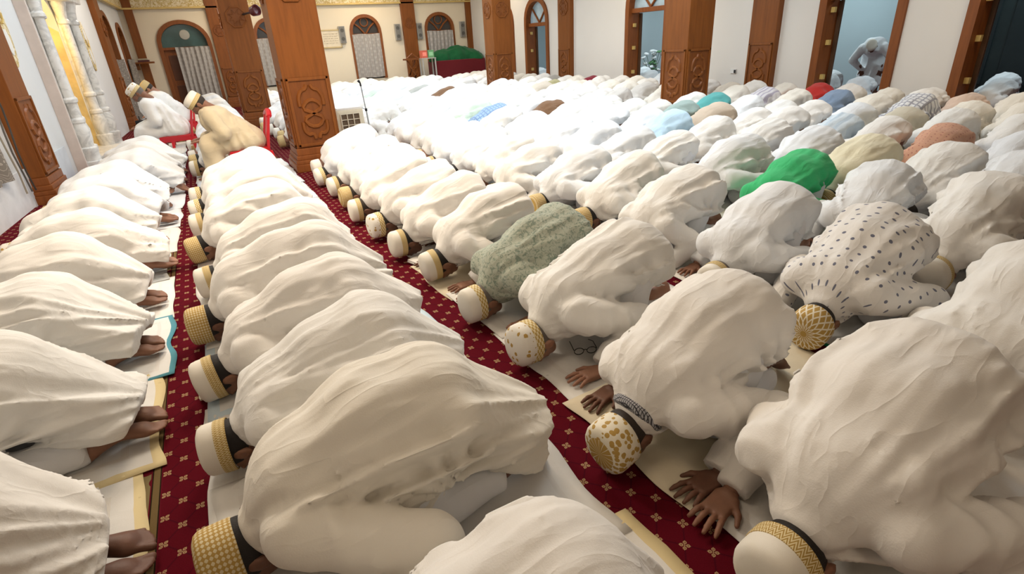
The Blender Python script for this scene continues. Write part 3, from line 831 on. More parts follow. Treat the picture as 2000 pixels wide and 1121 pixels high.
column(XB - 0.10, YF - 0.06, 0.20, 0.12, [], 'narrow plain corner pilaster beside the green cloth heap')
c = column(0, 0, 0.18, 0.62, [(1, 0)], 'wall column with carved side beside the leaf-patterned curtain'); c.matrix_world = M_LEFT @ Matrix.Translation((0.09, 2.42, 0))
c = column(0, 0, 0.12, 0.55, [(1, 0)], 'carved wall pilaster beyond the white marble niche'); c.matrix_world = M_LEFT @ Matrix.Translation((0.06, 10.2, 0))

# ------------------------------------------------------------------ arched openings: casings, glass, curtains
def casing(parent, o, M, w=0.09, depth=0.30, m=FRAME_WOOD, name='casing', base=True):
    """wooden surround following the arch; local (u, v, n)"""
    u0, u1, v0, sp, top = o
    out = arch_pts(u0 - 0.03, u1 + 0.03, v0, sp, top + 0.03, 16); inn = arch_pts(u0 + w, u1 - w, v0, sp, top - w, 16)
    A, B = out[1:] + out[:1], inn[1:] + inn[:1]
    bm = bmesh.new()
    rings = []
    for n_ in (-depth / 2, depth / 2):
        rings.append(([bm.verts.new((a[0], a[1], n_)) for a in A], [bm.verts.new((b_[0], b_[1], n_)) for b_ in B]))
    (a0, b0), (a1, b1) = rings
    for i in range(len(A) - 1):
        bm.faces.new((a0[i], a0[i + 1], b0[i + 1], b0[i])); bm.faces.new((a1[i + 1], a1[i], b1[i], b1[i + 1]))
        bm.faces.new((a0[i + 1], a0[i], a1[i], a1[i + 1])); bm.faces.new((b0[i], b0[i + 1], b1[i + 1], b1[i]))
    bmesh.ops.recalc_face_normals(bm, faces=bm.faces)
    me = bpy.data.meshes.new(name); bm.to_mesh(me); bm.free(); me.transform(M)
    return obj(name, me, m, parent)
def curtain_mesh(u0, u1, v0, v1, M, folds=9, amp=0.03, gather=0.0, seed=1):
    nu, nv = folds * 8, 10
    r = random.Random(seed); ph = r.uniform(0, 6)
    V, Q = [], []
    for j in range(nv + 1):
        t = j / nv
        for i in range(nu + 1):
            s = i / nu
            u = u0 + (u1 - u0) * s + gather * (1 - t) * (s - 1) * -0.35
            n = amp * (0.6 + 0.4 * (1 - t)) * math.sin(s * folds * 2 * math.pi + ph + 0.6 * math.sin(5 * t)) + 0.3 * amp * math.sin(s * 31 + 3 * t)
            V.append((u, v0 + (v1 - v0) * t + 0.008 * math.sin(s * 9 + ph), n))
    for j in range(nv):
        for i in range(nu):
            a = j * (nu + 1) + i; Q.append((a, a + 1, a + nu + 2, a + nu + 1))
    me = mesh_from('curtain', V, Q); me.transform(M)
    return me
def curtain_mat(name, c0, c1, sc, leaf=False):
    b = NB(name, 0.8, 0.15)
    co = b.pos()
    if leaf:
        v = b.n('ShaderNodeTexWave', {'Vector': b.mapv(co, (1, 1, 1), (0, 0.9, 0.3)), 'Scale': 4.0, 'Distortion': 14.0, 'Detail': 2.0, 'Detail Scale': 1.6}, out=1)
        b.color(b.ramp(v, [(0.42, c0), (0.52, c1), (0.6, c1), (0.68, c0)]))
    else:
        x = b.xyz(co)
        s = b.m_('MULTIPLY', b.m_('SINE', b.m_('MULTIPLY', b.m_('ADD', x[0], x[1]), sc * 2.2)), b.m_('SINE', b.m_('ADD', b.m_('MULTIPLY', x[2], sc), b.m_('MULTIPLY', b.noise(co, 6, 2), 3.0))))
        b.color(b.mix(b.ramp(s, [(0.0, (0, 0, 0)), (0.5, (1, 1, 1))]), c0, c1))
    b.bump(b.noise(co, 150, 2), 0.1, 0.003); MAT[name] = b.m
    return b.m
CURT = curtain_mat('curtain_grey', (0.37, 0.34, 0.31), (0.46, 0.43, 0.395), 34)
CURT_LEAF = curtain_mat('curtain_leaf', (0.20, 0.175, 0.15), (0.50, 0.45, 0.39), 8, True)
GLASS_DARK = plain('dark_coloured_glass', (0.06, 0.055, 0.05), 0.2, 0.5, bscale=30)
GLASS_GREEN = plain('green_tinted_glass', (0.05, 0.10, 0.095), 0.15, 0.5, bscale=12, var=0.3)
GLASS_BLUE = plain('pale_blue_glass', (0.42, 0.55, 0.62), 0.25, 0.5, bscale=18, var=0.25)
def rect(mb, u0, u1, v0, v1, n0, n1): mb.box(u0, u1, v0, v1, n0, n1); return mb
def put(par, mb, name, m, M, smooth=False):
    me = mb.mesh(name, smooth); me.transform(M); return obj(name, me, m, par)
# far windows
FARW = ['arched far window with drawn pale curtain between two wall speakers', 'arched far window above the green cloth heap']
for k, o in enumerate(FAR_OPEN[1:]):
    w = empty('window_%d' % (k + 1)); tag(w, None, None, None, 'structure')
    casing(w, o, M_FAR, 0.07, 0.28)
    u0, u1, v0, sp, top = o; cu = (u0 + u1) / 2
    put(w, MB().prism([(u, v) for u, v in arch_pts(u0, u1, v0, sp, top, 14)], -0.02, 0.0, 2), 'glass', GLASS_DARK, M_FAR)
    r = (u1 - u0) * 0.13
    bars = [[(cu - 0.02, sp, 0.03), (cu - 0.18, sp + 0.2, 0.03), (cu - 0.36, sp + 0.34, 0.03)], [(cu + 0.02, sp, 0.03), (cu + 0.18, sp + 0.2, 0.03), (cu + 0.36, sp + 0.34, 0.03)]]
    for bpts in bars: put(w, MB().tube(bpts, 0.03, 6, up=(0, 0, 1)), 'tracery_bar', FRAME_WOOD, M_FAR)
    put(w, MB().tube([(cu + r * math.cos(a * math.pi / 6), sp + 0.36 + r * math.sin(a * math.pi / 6), 0.03) for a in range(12)], 0.022, 6, True, up=(0, 0, 1)), 'tracery_ring', FRAME_WOOD, M_FAR)
    put(w, MB().box(u0 + 0.05, u1 - 0.05, sp - 0.05, sp + 0.01, 0.0, 0.05), 'transom', FRAME_WOOD, M_FAR)
    cme = curtain_mesh(u0 + 0.03, u1 - 0.06, 0.55, sp - 0.01, Matrix.Translation((0, -0.17, 0)) @ M_FAR, 7, 0.025, seed=k)
    tag(obj('curtain', cme, CURT), ['pale grey patterned curtain at the far window beside the wall plaque', 'pale grey patterned curtain at the far window above the green cloth', 'pale grey curtain at the far window behind the near column'][k], 'curtain', 'curtains of the far wall')
# far door with green glass tympanum
o = FAR_OPEN[0]
d1 = empty('door_1'); tag(d1, None, None, None, 'structure')
casing(d1, o, M_FAR, 0.08, 0.30)
u0, u1, v0, sp, top = o
put(d1, MB().prism(arch_pts(u0 + 0.05, u1 - 0.05, sp - 0.05, sp - 0.02, top - 0.06, 16), -0.01, 0.01, 2), 'glass', GLASS_GREEN, M_FAR)
put(d1, MB().lathe([(0.14, 0), (0.13, 0.02), (0.06, 0.03), (0.001, 0.035)], 0, 0, 20), 'glass_star', plain('etched_glass', (0.42, 0.40, 0.34), 0.4), M_FAR @ Matrix.Translation(((u0 + u1) / 2 + 0.05, sp + 0.3, 0.01)))
put(d1, MB().box(u0 + 0.05, u1 - 0.05, sp - 0.10, sp - 0.03, -0.03, 0.06), 'transom', FRAME_WOOD, M_FAR)
leaf = put(d1, MB().box(u0 + 0.07, u1 - 0.07, 0.01, sp - 0.10, -0.05, -0.01), 'door_leaf', FRAME_WOOD, M_FAR)
for uu in (u0 + 0.16, (u0 + u1) / 2 + 0.06):
    for va, vb in ((0.15, 0.75), (0.9, 1.6)):
        put(leaf, MB().box(uu, uu + 0.42, va, vb, -0.02, 0.005, 0.01), 'door_panel', plain('dark_panel', (0.13, 0.045, 0.018), 0.4), M_FAR)
tag(obj('curtain', curtain_mesh(u0 + 0.40, u1 - 0.06, 0.06, sp - 0.04, Matrix.Translation((0, -0.19, 0)) @ M_FAR, 7, 0.04, seed=8), CURT), 'grey curtain half drawn across the arched far door', 'curtain', 'curtains of the far wall')
# back-wall doorways
for k, o in enumerate(BACK_OPEN):
    w = empty('door_%d' % (k + 2)); tag(w, None, None, None, 'structure')
    u0, u1, v0, sp, top = o
    casing(w, o, M_BACK, 0.10, 0.34)
    zt = sp - 0.08
    put(w, MB().box(u0 + 0.06, u1 - 0.06, zt, zt + 0.10, -0.06, 0.08, 0.01), 'transom', FRAME_WOOD, M_BACK)
    put(w, MB().prism(arch_pts(u0 + 0.08, u1 - 0.08, zt + 0.08, sp, top - 0.08, 14), -0.012, 0.0, 2), 'fanlight_pane', GLASS_BLUE, M_BACK)
    cu = (u0 + u1) / 2
    for s in (-1, 1): put(w, MB().tube([(cu, zt + 0.1, 0.02), (cu + s * 0.2, sp + 0.22, 0.02), (cu + s * 0.38, sp + 0.40, 0.02)], 0.028, 6, up=(0, 0, 1)), 'tracery_bar', FRAME_WOOD, M_BACK)
    # door leaf folded back into the reveal on the far side, with hinges
    lf = put(w, MB().box(u1 - 0.16, u1 + 0.50, 0.02, zt, -0.22, -0.175, 0.006), 'door_leaf', plain('dark_leaf', (0.09, 0.045, 0.022), 0.45), M_BACK)
    for hz in (0.55, 1.1, 1.6): put(lf, MB().box(u1 - 0.16, u1 - 0.085, hz, hz + 0.08, -0.03, 0.03), 'hinge', GOLD, M_BACK)
# closed steel door in the annex seen through the last doorway
dk = empty('door_7'); tag(dk, None, None, None, 'structure')
MB().box(12.2, 12.3, 2.2, 6.2, 0, 3.0).build('door_leaf', plain('dark_teal_door', (0.022, 0.034, 0.036), 0.5), dk)
for yy in (2.9, 3.9, 4.9): MB().box(12.17, 12.2, yy, yy + 0.8, 0.3, 2.4, 0.01).build('door_panel', plain('dark_teal_panel', (0.016, 0.025, 0.028), 0.5), dk)
dg_ = MB().box(13.24, 13.30, 5.5, 6.6, 0, 1.42).build('door_8', plain('annex_frame', (0.30, 0.36, 0.33), 0.5)); tag(dg_, None, None, None, 'structure')
MB().box(13.21, 13.24, 5.6, 6.5, 0.05, 1.34).build('door_leaf', plain('annex_leaf', (0.36, 0.42, 0.36), 0.5), dg_)
# left-wall windows
for k, o in enumerate(LEFT_OPEN[:3]):
    w = empty('window_%d' % (k + 4)); tag(w, None, None, None, 'structure')
    casing(w, o, M_LW, 0.08, 0.30)
    put(w, MB().prism(arch_pts(*o, 14), -0.04, -0.02, 2), 'glass', GLASS_DARK if k else GLASS_BLUE, M_LW)
    lab = ['grey leaf-patterned curtain on the near left wall beside the carved column', 'grey curtain at the first left-wall window beyond the marble niche', 'grey curtain at the last left-wall window near the far corner'][k]
    M2 = M_LEFT @ Matrix(((0, 0, -1, 0.07), (1, 0, 0, 0), (0, 1, 0, 0), (0, 0, 0, 1)))
    tag(obj('curtain', curtain_mesh(o[0] - 0.05, o[1] + (0.9 if k == 0 else 0.0), 0.40 if k == 0 else 0.10, 1.55 if k else 2.6, M2, 9, 0.035, seed=20 + k), CURT_LEAF), lab, 'curtain', 'curtains of the left wall')

# ------------------------------------------------------------------ marble prayer niche on the left wall
mi = empty('marble_niche'); mi.matrix_world = M_LEFT
tag(mi, 'white marble prayer niche with turned columns and gilded lit recess', 'niche')
Y0, Y1 = 4.35, 7.25
for a, b_ in ((Y0, 4.95), (6.45, Y1)):
    MB().box(0.0, 0.10, a, b_, 0.0, 3.0, 0.01).build('jamb', MARBLE, mi)
MB().box(0.0, 0.10, Y0, Y1, 2.62, 3.0, 0.01).build('lintel', MARBLE, mi)
for yy in (Y0 - 0.05, Y1 - 0.01):
    MB().box(0.0, 0.14, yy, yy + 0.06, 0.0, 3.0, 0.01).build('border_strip', plain('pink_marble', (0.66, 0.56, 0.50), 0.4, 0.4), mi)
def colonnette(y, x=0.17, r=0.075, top=2.45):
    prof = [(1.9, 0), (1.9, 0.10), (1.6, 0.11), (1.6, 0.22), (1.75, 0.24), (1.75, 0.30), (1.2, 0.32), (1.45, 0.42), (1.5, 0.55), (1.1, 0.66), (1.3, 0.68), (1.3, 0.72), (0.95, 0.75), (0.95, 0.95), (1.25, 0.97), (1.25, 1.01), (0.9, 1.04), (0.8, top - 0.35), (1.2, top - 0.33), (1.2, top - 0.29), (0.9, top - 0.26), (1.2, top - 0.12), (1.6, top - 0.03), (1.6, top)]
    return MB().lathe([(a * r, z) for a, z in prof], x, y, 20).build('colonnette', MARBLE, mi, True)
for yy in (4.62, 4.95, 6.45, 6.85): colonnette(yy, 0.16 if yy in (4.62, 6.85) else 0.10)
MB().box(0.0, 0.30, Y0, Y1, 2.45, 2.66, 0.02).build('capital_beam', MARBLE, mi)
GILT_WARM = plain('gilded_plaster', (0.72, 0.52, 0.20), 0.42, 0.5, bump=0.3, bscale=30, var=0.15)
rec = MB(); 
for k in range(12):
    a0, a1 = math.pi * k / 12, math.pi * (k + 1) / 12
    p0 = (-0.02 - 0.62 * math.sin(a0), 5.70 - 0.75 * math.cos(a0)); p1 = (-0.02 - 0.62 * math.sin(a1), 5.70 - 0.75 * math.cos(a1))
    rec.prism([p0, p1, (p1[0] * 1.0 - 0.05, p1[1]), (p0[0] - 0.05, p0[1])], 0.0, 2.6, 2)
rec.build('gilded_recess', GILT_WARM, mi)
for k in range(9):
    MB().tube([(-0.02 - 0.60 * math.sin(a * math.pi / 10), 5.70 - 0.73 * math.cos(a * math.pi / 10), 0.35 + k * 0.22) for a in range(1, 10)], 0.022, 6).build('recess_molding', GILT_WARM, mi, True)
MB().box(-0.7, 0.3, 4.9, 6.5, 0.0, 0.12, 0.02).build('step', MARBLE, mi)
l = bpy.data.lights.new('niche_lamp', 'POINT'); l.energy = 26; l.color = (1.0, 0.72, 0.28); l.shadow_soft_size = 0.08
lo_ = bpy.data.objects.new('niche_lamp', l); COL.objects.link(lo_); lo_.matrix_world = M_LEFT @ Matrix.Translation((-0.22, 5.55, 2.2))
# oval gilded plaques
def oval(y, z, ry, rzz, label):
    e = empty('oval_plaque'); e.matrix_world = M_LEFT @ Matrix.Translation((0, y, z)); tag(e, label, 'plaque', 'oval plaques by the niche')
    def ring(r, n0, n1, m, nm, s=1.0):
        pts = [(ry * s * math.cos(t * math.pi / 20), rzz * s * math.sin(t * math.pi / 20)) for t in range(40)]
        return MB().prism(pts, n0, n1, 0).build(nm, m, e)
    ring(1, 0, 0.02, GILT, 'plaque_body')
    for dz in (-0.42, 0.42):
        pts = [(ry * 0.42 * math.cos(t * math.pi / 10), dz * rzz + rzz * 0.30 * math.sin(t * math.pi / 10)) for t in range(20)]
        MB().prism(pts, 0.02, 0.028, 0).build('plaque_field', plain('pale_field', (0.74, 0.72, 0.68), 0.6), e)
    for s in (-1, 1):
        MB().tube([(0.03, s * 0.02, 0), (0.03, s * ry * 0.4, 0.04), (0.03, s * ry * 0.5, 0.12)], 0.012, 6).build('gilt_scroll', GOLD, e)
oval(3.40, 1.98, 0.20, 0.50, 'oval gilded plaque on the wall between column and niche')
oval(8.3, 1.80, 0.20, 0.45, 'oval gilded plaque beyond the marble niche')
# ------------------------------------------------------------------ fittings and furniture
RED = plain('red_plastic', (0.52, 0.008, 0.018), 0.28, 0.5, var=0.03)
def red_chair(x, y, label, rz=0.0):
    """moulded plastic chair facing -X"""
    c = empty('plastic_chair', (x, y, 0), rz); tag(c, label, 'chair', 'red plastic chairs')
    s = MB(); s.box(-0.22, 0.20, -0.21, 0.21, 0.415, 0.44, 0.012); s.build('seat', RED, c)
    MB().box(-0.215, 0.215, -0.215, -0.195, 0.36, 0.43).box(-0.215, 0.215, 0.195, 0.215, 0.36, 0.43).box(-0.225, -0.205, -0.21, 0.21, 0.37, 0.43).box(0.195, 0.215, -0.21, 0.21, 0.36, 0.43).build('apron', RED, c)
    for sx, sy in ((-1, -1), (-1, 1), (1, -1), (1, 1)):
        x0 = -0.20 if sx < 0 else 0.20; x1 = -0.23 if sx < 0 else 0.28
        l = MB(); bm = l.bm
        def sec(cx, cy, hx, hy, z): return [bm.verts.new((cx + a * hx, cy + b * hy, z)) for a, b in ((-1, -1), (1, -1), (1, 1), (-1, 1))]
        r0 = sec(x1, sy * 0.235, 0.022, 0.022, 0.0); r1 = sec(x0, sy * 0.20, 0.045 if sx > 0 else 0.034, 0.018, 0.40)
        for k in range(4): bm.faces.new((r0[k], r0[(k + 1) % 4], r1[(k + 1) % 4], r1[k]))
        bm.faces.new(r0[::-1]); bm.faces.new(r1); l.build('leg', RED, c)
    b = empty('backrest'); b.parent = c
    for sy in (-1, 1): MB().tube([(0.20, sy * 0.20, 0.40), (0.24, sy * 0.205, 0.60), (0.29, sy * 0.195, 0.80)], [0.032, 0.030, 0.026], 6, flat=0.6).build('back_post', RED, b, True)
    MB().tube([(0.292, -0.20, 0.79), (0.305, -0.10, 0.835), (0.308, 0, 0.85), (0.305, 0.10, 0.835), (0.292, 0.20, 0.79)], 0.032, 6, flat=0.7).build('top_rail', RED, b, True)
    for yy in (-0.10, 0.0, 0.10): MB().tube([(0.21, yy, 0.43), (0.245, yy, 0.60), (0.298, yy * 1.1, 0.82)], 0.026, 6, flat=0.35, up=(1, 0, 0)).build('slat', RED, b, True)
    return c
red_chair(0.36, 7.45, 'red plastic chair under the bowed man in beige')
red_chair(-0.46, 9.8, 'red plastic chair under the bearded man in white')
red_chair(-0.42, 11.9, 'red plastic chair behind the bearded seated man')

# seated figures (facing -X, hips over the origin)
def seated(x, y, label, robe_m, cap, skin, hair, seed, lean=0.0, trousers_m=None, beard=None):
    L = lean
    hip, ch, sh_, nk = (0.02, 0, 0.54), (-0.20 - L, 0, 0.84 - L * 0.4), (-0.25 - L, 0.165, 0.91 - L * 0.5), (-0.29 - L, 0, 0.985 - L * 0.55)
    hc = (nk[0] - 0.045, 0, nk[2] + 0.080 - L * 0.3)
    nz = Noise2(seed)
    arms = [((sh_[0], s * sh_[1], sh_[2]), (-0.20 - L * 0.5, s * 0.25, 0.66), (-0.40 - L * 0.4, s * 0.13, 0.60)) for s in (-1, 1)]
    def fold(X, Y, Z):
        a = np.arctan2(Y, X + 0.1)
        return 0.030 * ((1 - np.abs(2 * nz(a * 4 + Z * 3 + 20, Z * 5 + 20) - 1)) ** 1.5 - 0.45) + 0.018 * (nz(X * 12 + 40, Z * 12 + Y * 9 + 40) - 0.5)
    def F(X, Y, Z):
        d = rcone(X, Y, Z, hip, ch, 0.165, 0.155, 0.82)
        d = smin(d, rcone(X, Y, Z, ch, (nk[0] + 0.02, 0, nk[2] - 0.04), 0.145, 0.075, 0.85), 0.05)
        ay = np.abs(Y)
        d = smin(d, rcone(X, ay, Z, (0.02, 0.09, 0.53), (-0.42, 0.13, 0.52), 0.125, 0.10), 0.06)
        d = smin(d, rcone(X, ay, Z, (-0.42, 0.12, 0.51), (-0.42, 0.12, 0.16), 0.10, 0.12), 0.06)
        d = smin(d, rcone(X, Y, Z, (-0.42, 0, 0.48), (-0.40, 0, 0.2), 0.10, 0.12), 0.06)
        d = d - fold(X, Y, Z)
        d = np.maximum(d, 0.14 - Z)
        for a, b_, c_ in arms:
            d = smin(d, smin(rcone(X, Y, Z, a, b_, 0.088, 0.07), rcone(X, Y, Z, b_, c_, 0.068, 0.055), 0.02) - 0.5 * fold(X, Y, Z), 0.025)
        return d
    def B(X, Y, Z):
        d = rcone(X, Y, Z, hip, ch, 0.11, 0.11, 0.9)
        d = smin(d, rcone(X, Y, Z, ch, nk, 0.10, 0.055), 0.05)
        ay = np.abs(Y)
        d = smin(d, rcone(X, ay, Z, (0.02, 0.09, 0.53), (-0.42, 0.12, 0.51), 0.08, 0.06), 0.03)
        d = smin(d, rcone(X, ay, Z, (-0.42, 0.12, 0.51), (-0.38, 0.12, 0.07), 0.055, 0.04), 0.02)
        d = smin(d, rcone(X, ay, Z, (-0.38, 0.12, 0.045), (-0.54, 0.13, 0.03), 0.042, 0.028), 0.02)
        for a, b_, c_ in arms:
            d = smin(d, rcone(X, Y, Z, a, b_, 0.05, 0.04), 0.02); d = smin(d, rcone(X, Y, Z, b_, c_, 0.04, 0.027), 0.01)
        return np.maximum(d, 0.008 - Z)
    t = 0.78 + L     # head bowed: crown up-forward, face forward-down
    crown = Vector((-math.sin(t), 0, math.cos(t))); face = Vector((-math.cos(t), 0, -math.sin(t)))
    xx = face.cross(crown)
    HM = Matrix(((xx.x, face.x, crown.x, hc[0]), (xx.y, face.y, crown.y, hc[1]), (xx.z, face.z, crown.z, hc[2]), (0, 0, 0, 1)))
    parts = [net_mesh('b', B, (-0.62 - L, -0.36, 0), (0.2, 0.36, 1.1), 0.02, 1, True), place(HEAD, HM)]
    for k, s in enumerate((-1, 1)):
        M = frame((-1.0, -s * 0.25, -0.12), (-0.1, 0, 1), (arms[k][2][0] - 0.01, arms[k][2][1], arms[k][2][2] - 0.02))
        parts.append(place(HAND, M, mirror=(s < 0)))
    b = obj('person', join('person', parts), SKINS[skin], None, (x, y, 0.0)); tag(b, label, 'person', 'seated worshippers')
    obj('robe', net_mesh('robe', F, (-0.62 - L, -0.4, 0.05), (0.25, 0.4, 1.1), 0.017, 2), robe_m, b)
    h = obj('hair', join('hair', [place(HAIR, HM)]), HAIRS[hair], b)
    c = obj('cap', CAP, MAT[CAP_STYLES[cap][0]], b); c.matrix_local = HM
    if CAP_STYLES[cap][1]: obj('cap_band', BAND, MAT[CAP_STYLES[cap][1]], c)
    if beard:
        me = net_mesh('beard', lambda X, Y, Z: smin(rcone(X, Y, Z, (0, 0.05, -0.085), (0, 0.055, -0.15), 0.05, 0.018), ell(X, Y, Z, (0, 0.03, -0.06), (0.072, 0.05, 0.04)), 0.02), (-0.1, -0.05, -0.2), (0.1, 0.13, 0), 0.01, 1)
        o = obj('beard', me, beard, b); o.matrix_local = HM
    return b
BEIGE = cloth_mat('cloth_beige', (0.60, 0.50, 0.34))
seated(0.38, 7.45, 'man in beige robe and gold cap bowing on a red chair', BEIGE, 0, 0, 2, 901, 0.10)
seated(-0.44, 9.8, 'grey-bearded man in white sitting bowed on a red chair', WHITES[0], 5, 0, 1, 902, 0.02, beard=HAIRS[1])
seated(-0.40, 11.9, 'man in white and gold cap seated behind the bearded man', WHITES[0], 3, 2, 2, 903, 0.05)

# bowing man standing in the annex (facing -X, hands on knees)
def bowing(x, y, label):
    nz = Noise2(77)
    hip = (0.10, 0, 0.88); ch = (-0.24, 0, 0.98); nk = (-0.40, 0, 0.96)
    def F(X, Y, Z):
        ay = np.abs(Y)
        d = rcone(X, Y, Z, hip, ch, 0.16, 0.165, 0.82)
        d = smin(d, rcone(X, Y, Z, ch, nk, 0.14, 0.08, 0.85), 0.05)
        d = smin(d, rcone(X, ay, Z, (0.10, 0.09, 0.86), (0.04, 0.11, 0.30), 0.14, 0.14), 0.06)
        d = smin(d, rcone(X, Y, Z, (0.06, 0, 0.8), (0.02, 0, 0.3), 0.13, 0.14), 0.05)
        f = 0.03 * ((1 - np.abs(2 * nz(X * 5 + Y * 9 + 30, Z * 4 + 20) - 1)) ** 1.5 - 0.45)
        d = np.maximum(d - f, 0.24 - Z)
        for s in (-1, 1):
            d = smin(d, smin(rcone(X, Y, Z, (-0.32, s * 0.18, 0.96), (-0.22, s * 0.33, 0.74), 0.085, 0.07), rcone(X, Y, Z, (-0.22, s * 0.33, 0.74), (-0.10, s * 0.17, 0.56), 0.068, 0.052), 0.02) - 0.4 * f, 0.03)
        return d
    def B(X, Y, Z):
        ay = np.abs(Y)
        d = rcone(X, Y, Z, hip, ch, 0.11, 0.11); d = smin(d, rcone(X, Y, Z, ch, nk, 0.09, 0.055), 0.04)
        d = smin(d, rcone(X, ay, Z, (0.10, 0.09, 0.86), (0.06, 0.11, 0.08), 0.08, 0.04), 0.03)
        d = smin(d, rcone(X, ay, Z, (0.07, 0.11, 0.045), (-0.10, 0.12, 0.03), 0.042, 0.03), 0.02)
        for s in (-1, 1):
            d = smin(d, rcone(X, Y, Z, (-0.22, s * 0.33, 0.74), (-0.10, s * 0.17, 0.56), 0.04, 0.028), 0.01)
        return np.maximum(d, 0.008 - Z)
    crown = Vector((-0.95, 0, 0.25)).normalized(); face = Vector((-0.25, 0, -0.95)).normalized(); xx = face.cross(crown)
    HM = Matrix(((xx.x, face.x, crown.x, -0.50), (xx.y, face.y, crown.y, 0), (xx.z, face.z, crown.z, 0.99), (0, 0, 0, 1)))
    parts = [net_mesh('b', B, (-0.6, -0.42, 0), (0.3, 0.42, 1.15), 0.02, 1, True), place(HEAD, HM)]
    for s in (-1, 1): parts.append(place(HAND, frame((0.35, -s * 0.25, -0.9), (-0.9, 0, -0.35), (-0.10, s * 0.17, 0.55)), mirror=(s > 0)))
    b = obj('person', join('person', parts), SKINS[1], None, (x, y, 0)); tag(b, label, 'person')
    b.rotation_euler = (0, 0, 0.35)
    obj('robe', net_mesh('robe', F, (-0.6, -0.45, 0.2), (0.35, 0.45, 1.2), 0.018, 2), WHITES[2], b)
    obj('hair', join('hair', [place(HAIR, HM)]), HAIRS[0], b)
    c = obj('cap', CAP, MAT['cap_white'], b); c.matrix_local = HM
bowing(11.9, 6.66, 'man in white bowing with hands on knees beyond the back doorway')

# air cooler
ac = empty('air_cooler', (1.87, 8.62, 0), 0.03); tag(ac, 'cream portable air cooler with square grille beside the near column', 'air cooler')
CRM = plain('cream_plastic', (0.66, 0.62, 0.50), 0.45, 0.4)
MB().box(-0.20, 0.20, -0.17, 0.17, 0.10, 0.66, 0.03).build('body', CRM, ac)
MB().box(-0.19, 0.19, -0.16, 0.16, 0.65, 0.69, 0.02).build('top_panel', plain('white_plastic', (0.78, 0.78, 0.76), 0.35, 0.5), ac)
MB().box(-0.235, 0.235, -0.185, 0.185, 0.05, 0.14, 0.02).build('base', CRM, ac)
gr = MB().box(-0.15, 0.13, -0.180, -0.168, 0.20, 0.60, 0.01).build('grille', plain('grille_dark', (0.13, 0.095, 0.065), 0.8), ac)
for k in range(4): MB().box(-0.155 + k * 0.0925, -0.141 + k * 0.0925, -0.196, -0.176, 0.195, 0.605, 0.003).build('grille_bar', CRM, gr)
for k in range(6): MB().box(-0.155, 0.138, -0.192, -0.178, 0.195 + k * 0.080, 0.206 + k * 0.080, 0.003).build('grille_bar', CRM, gr)
for sx in (-0.18, 0.18):
    for sy in (-0.13, 0.13): MB().lathe([(0.005, 0), (0.025, 0.005), (0.025, 0.045), (0.012, 0.06)], sx, sy, 10).build('caster', plain('black_rubber', (0.03, 0.03, 0.03), 0.6), ac)
# microphone stand
STEEL = plain('grey_steel', (0.42, 0.43, 0.45), 0.35, 0.5, 0.7); BLK = plain('black_plastic', (0.02, 0.02, 0.022), 0.45)
ms = empty('microphone_stand', (2.34, 9.25, 0)); tag(ms, 'grey microphone stand with empty clip beside the air cooler', 'microphone stand')
MB().lathe([(0.11, 0), (0.11, 0.015), (0.03, 0.03), (0.016, 0.05)], 0, 0, 20).build('base', BLK, ms)
MB().tube([(0, 0, 0.03), (-0.02, 0, 0.55)], 0.013, 8).build('lower_pole', STEEL, ms, True)
MB().tube([(-0.02, 0, 0.5), (-0.045, 0, 0.93)], 0.0095, 8).build('upper_pole', STEEL, ms, True)
MB().tube([(-0.02, 0, 0.535), (-0.021, 0, 0.575)], 0.02, 8).build('clamp', BLK, ms, True)
MB().tube([(-0.02, 0, 0.555), (-0.10, 0, 0.60)], 0.007, 6).build('wing_handle', STEEL, ms, True)
MB().tube([(-0.045, 0, 0.92), (-0.05, 0, 0.97), (-0.075, 0, 1.01)], [0.016, 0.013, 0.024], 8).build('microphone_clip', BLK, ms, True)
# wall speakers
SPK = plain('speaker_grille', (0.20, 0.19, 0.17), 0.7, bump=0.5, bscale=200); SPF = plain('speaker_frame', (0.42, 0.40, 0.36), 0.5)
for x, lab in ((4.68, 'tall slim wall speaker beside the framed plaque'), (6.62, 'tall slim wall speaker between curtained window and carved pilaster'), (7.43, 'tall slim wall speaker just beyond the far carved pilaster'), (9.12, 'tall slim wall speaker near the far corner above the green cloth')):
    s = empty('wall_speaker', (x, YF - 0.06, 1.95)); tag(s, lab, 'speaker', 'slim wall speakers')
    MB().box(-0.10, 0.10, -0.05, 0.05, -0.26, 0.26, 0.008).build('cabinet', SPF, s)
    MB().box(-0.082, 0.082, -0.062, -0.048, -0.245, 0.245, 0.004).build('grille', SPK, s)
    for dz in (-0.13, 0.13): MB().lathe([(0.06, 0), (0.055, 0.008), (0.02, 0.01), (0.001, 0.012)], 0, 0, 16).build('speaker_cone', plain('cone_dark', (0.10, 0.095, 0.085), 0.6), s, True, (0, -0.060, dz), (math.pi / 2, 0, 0))
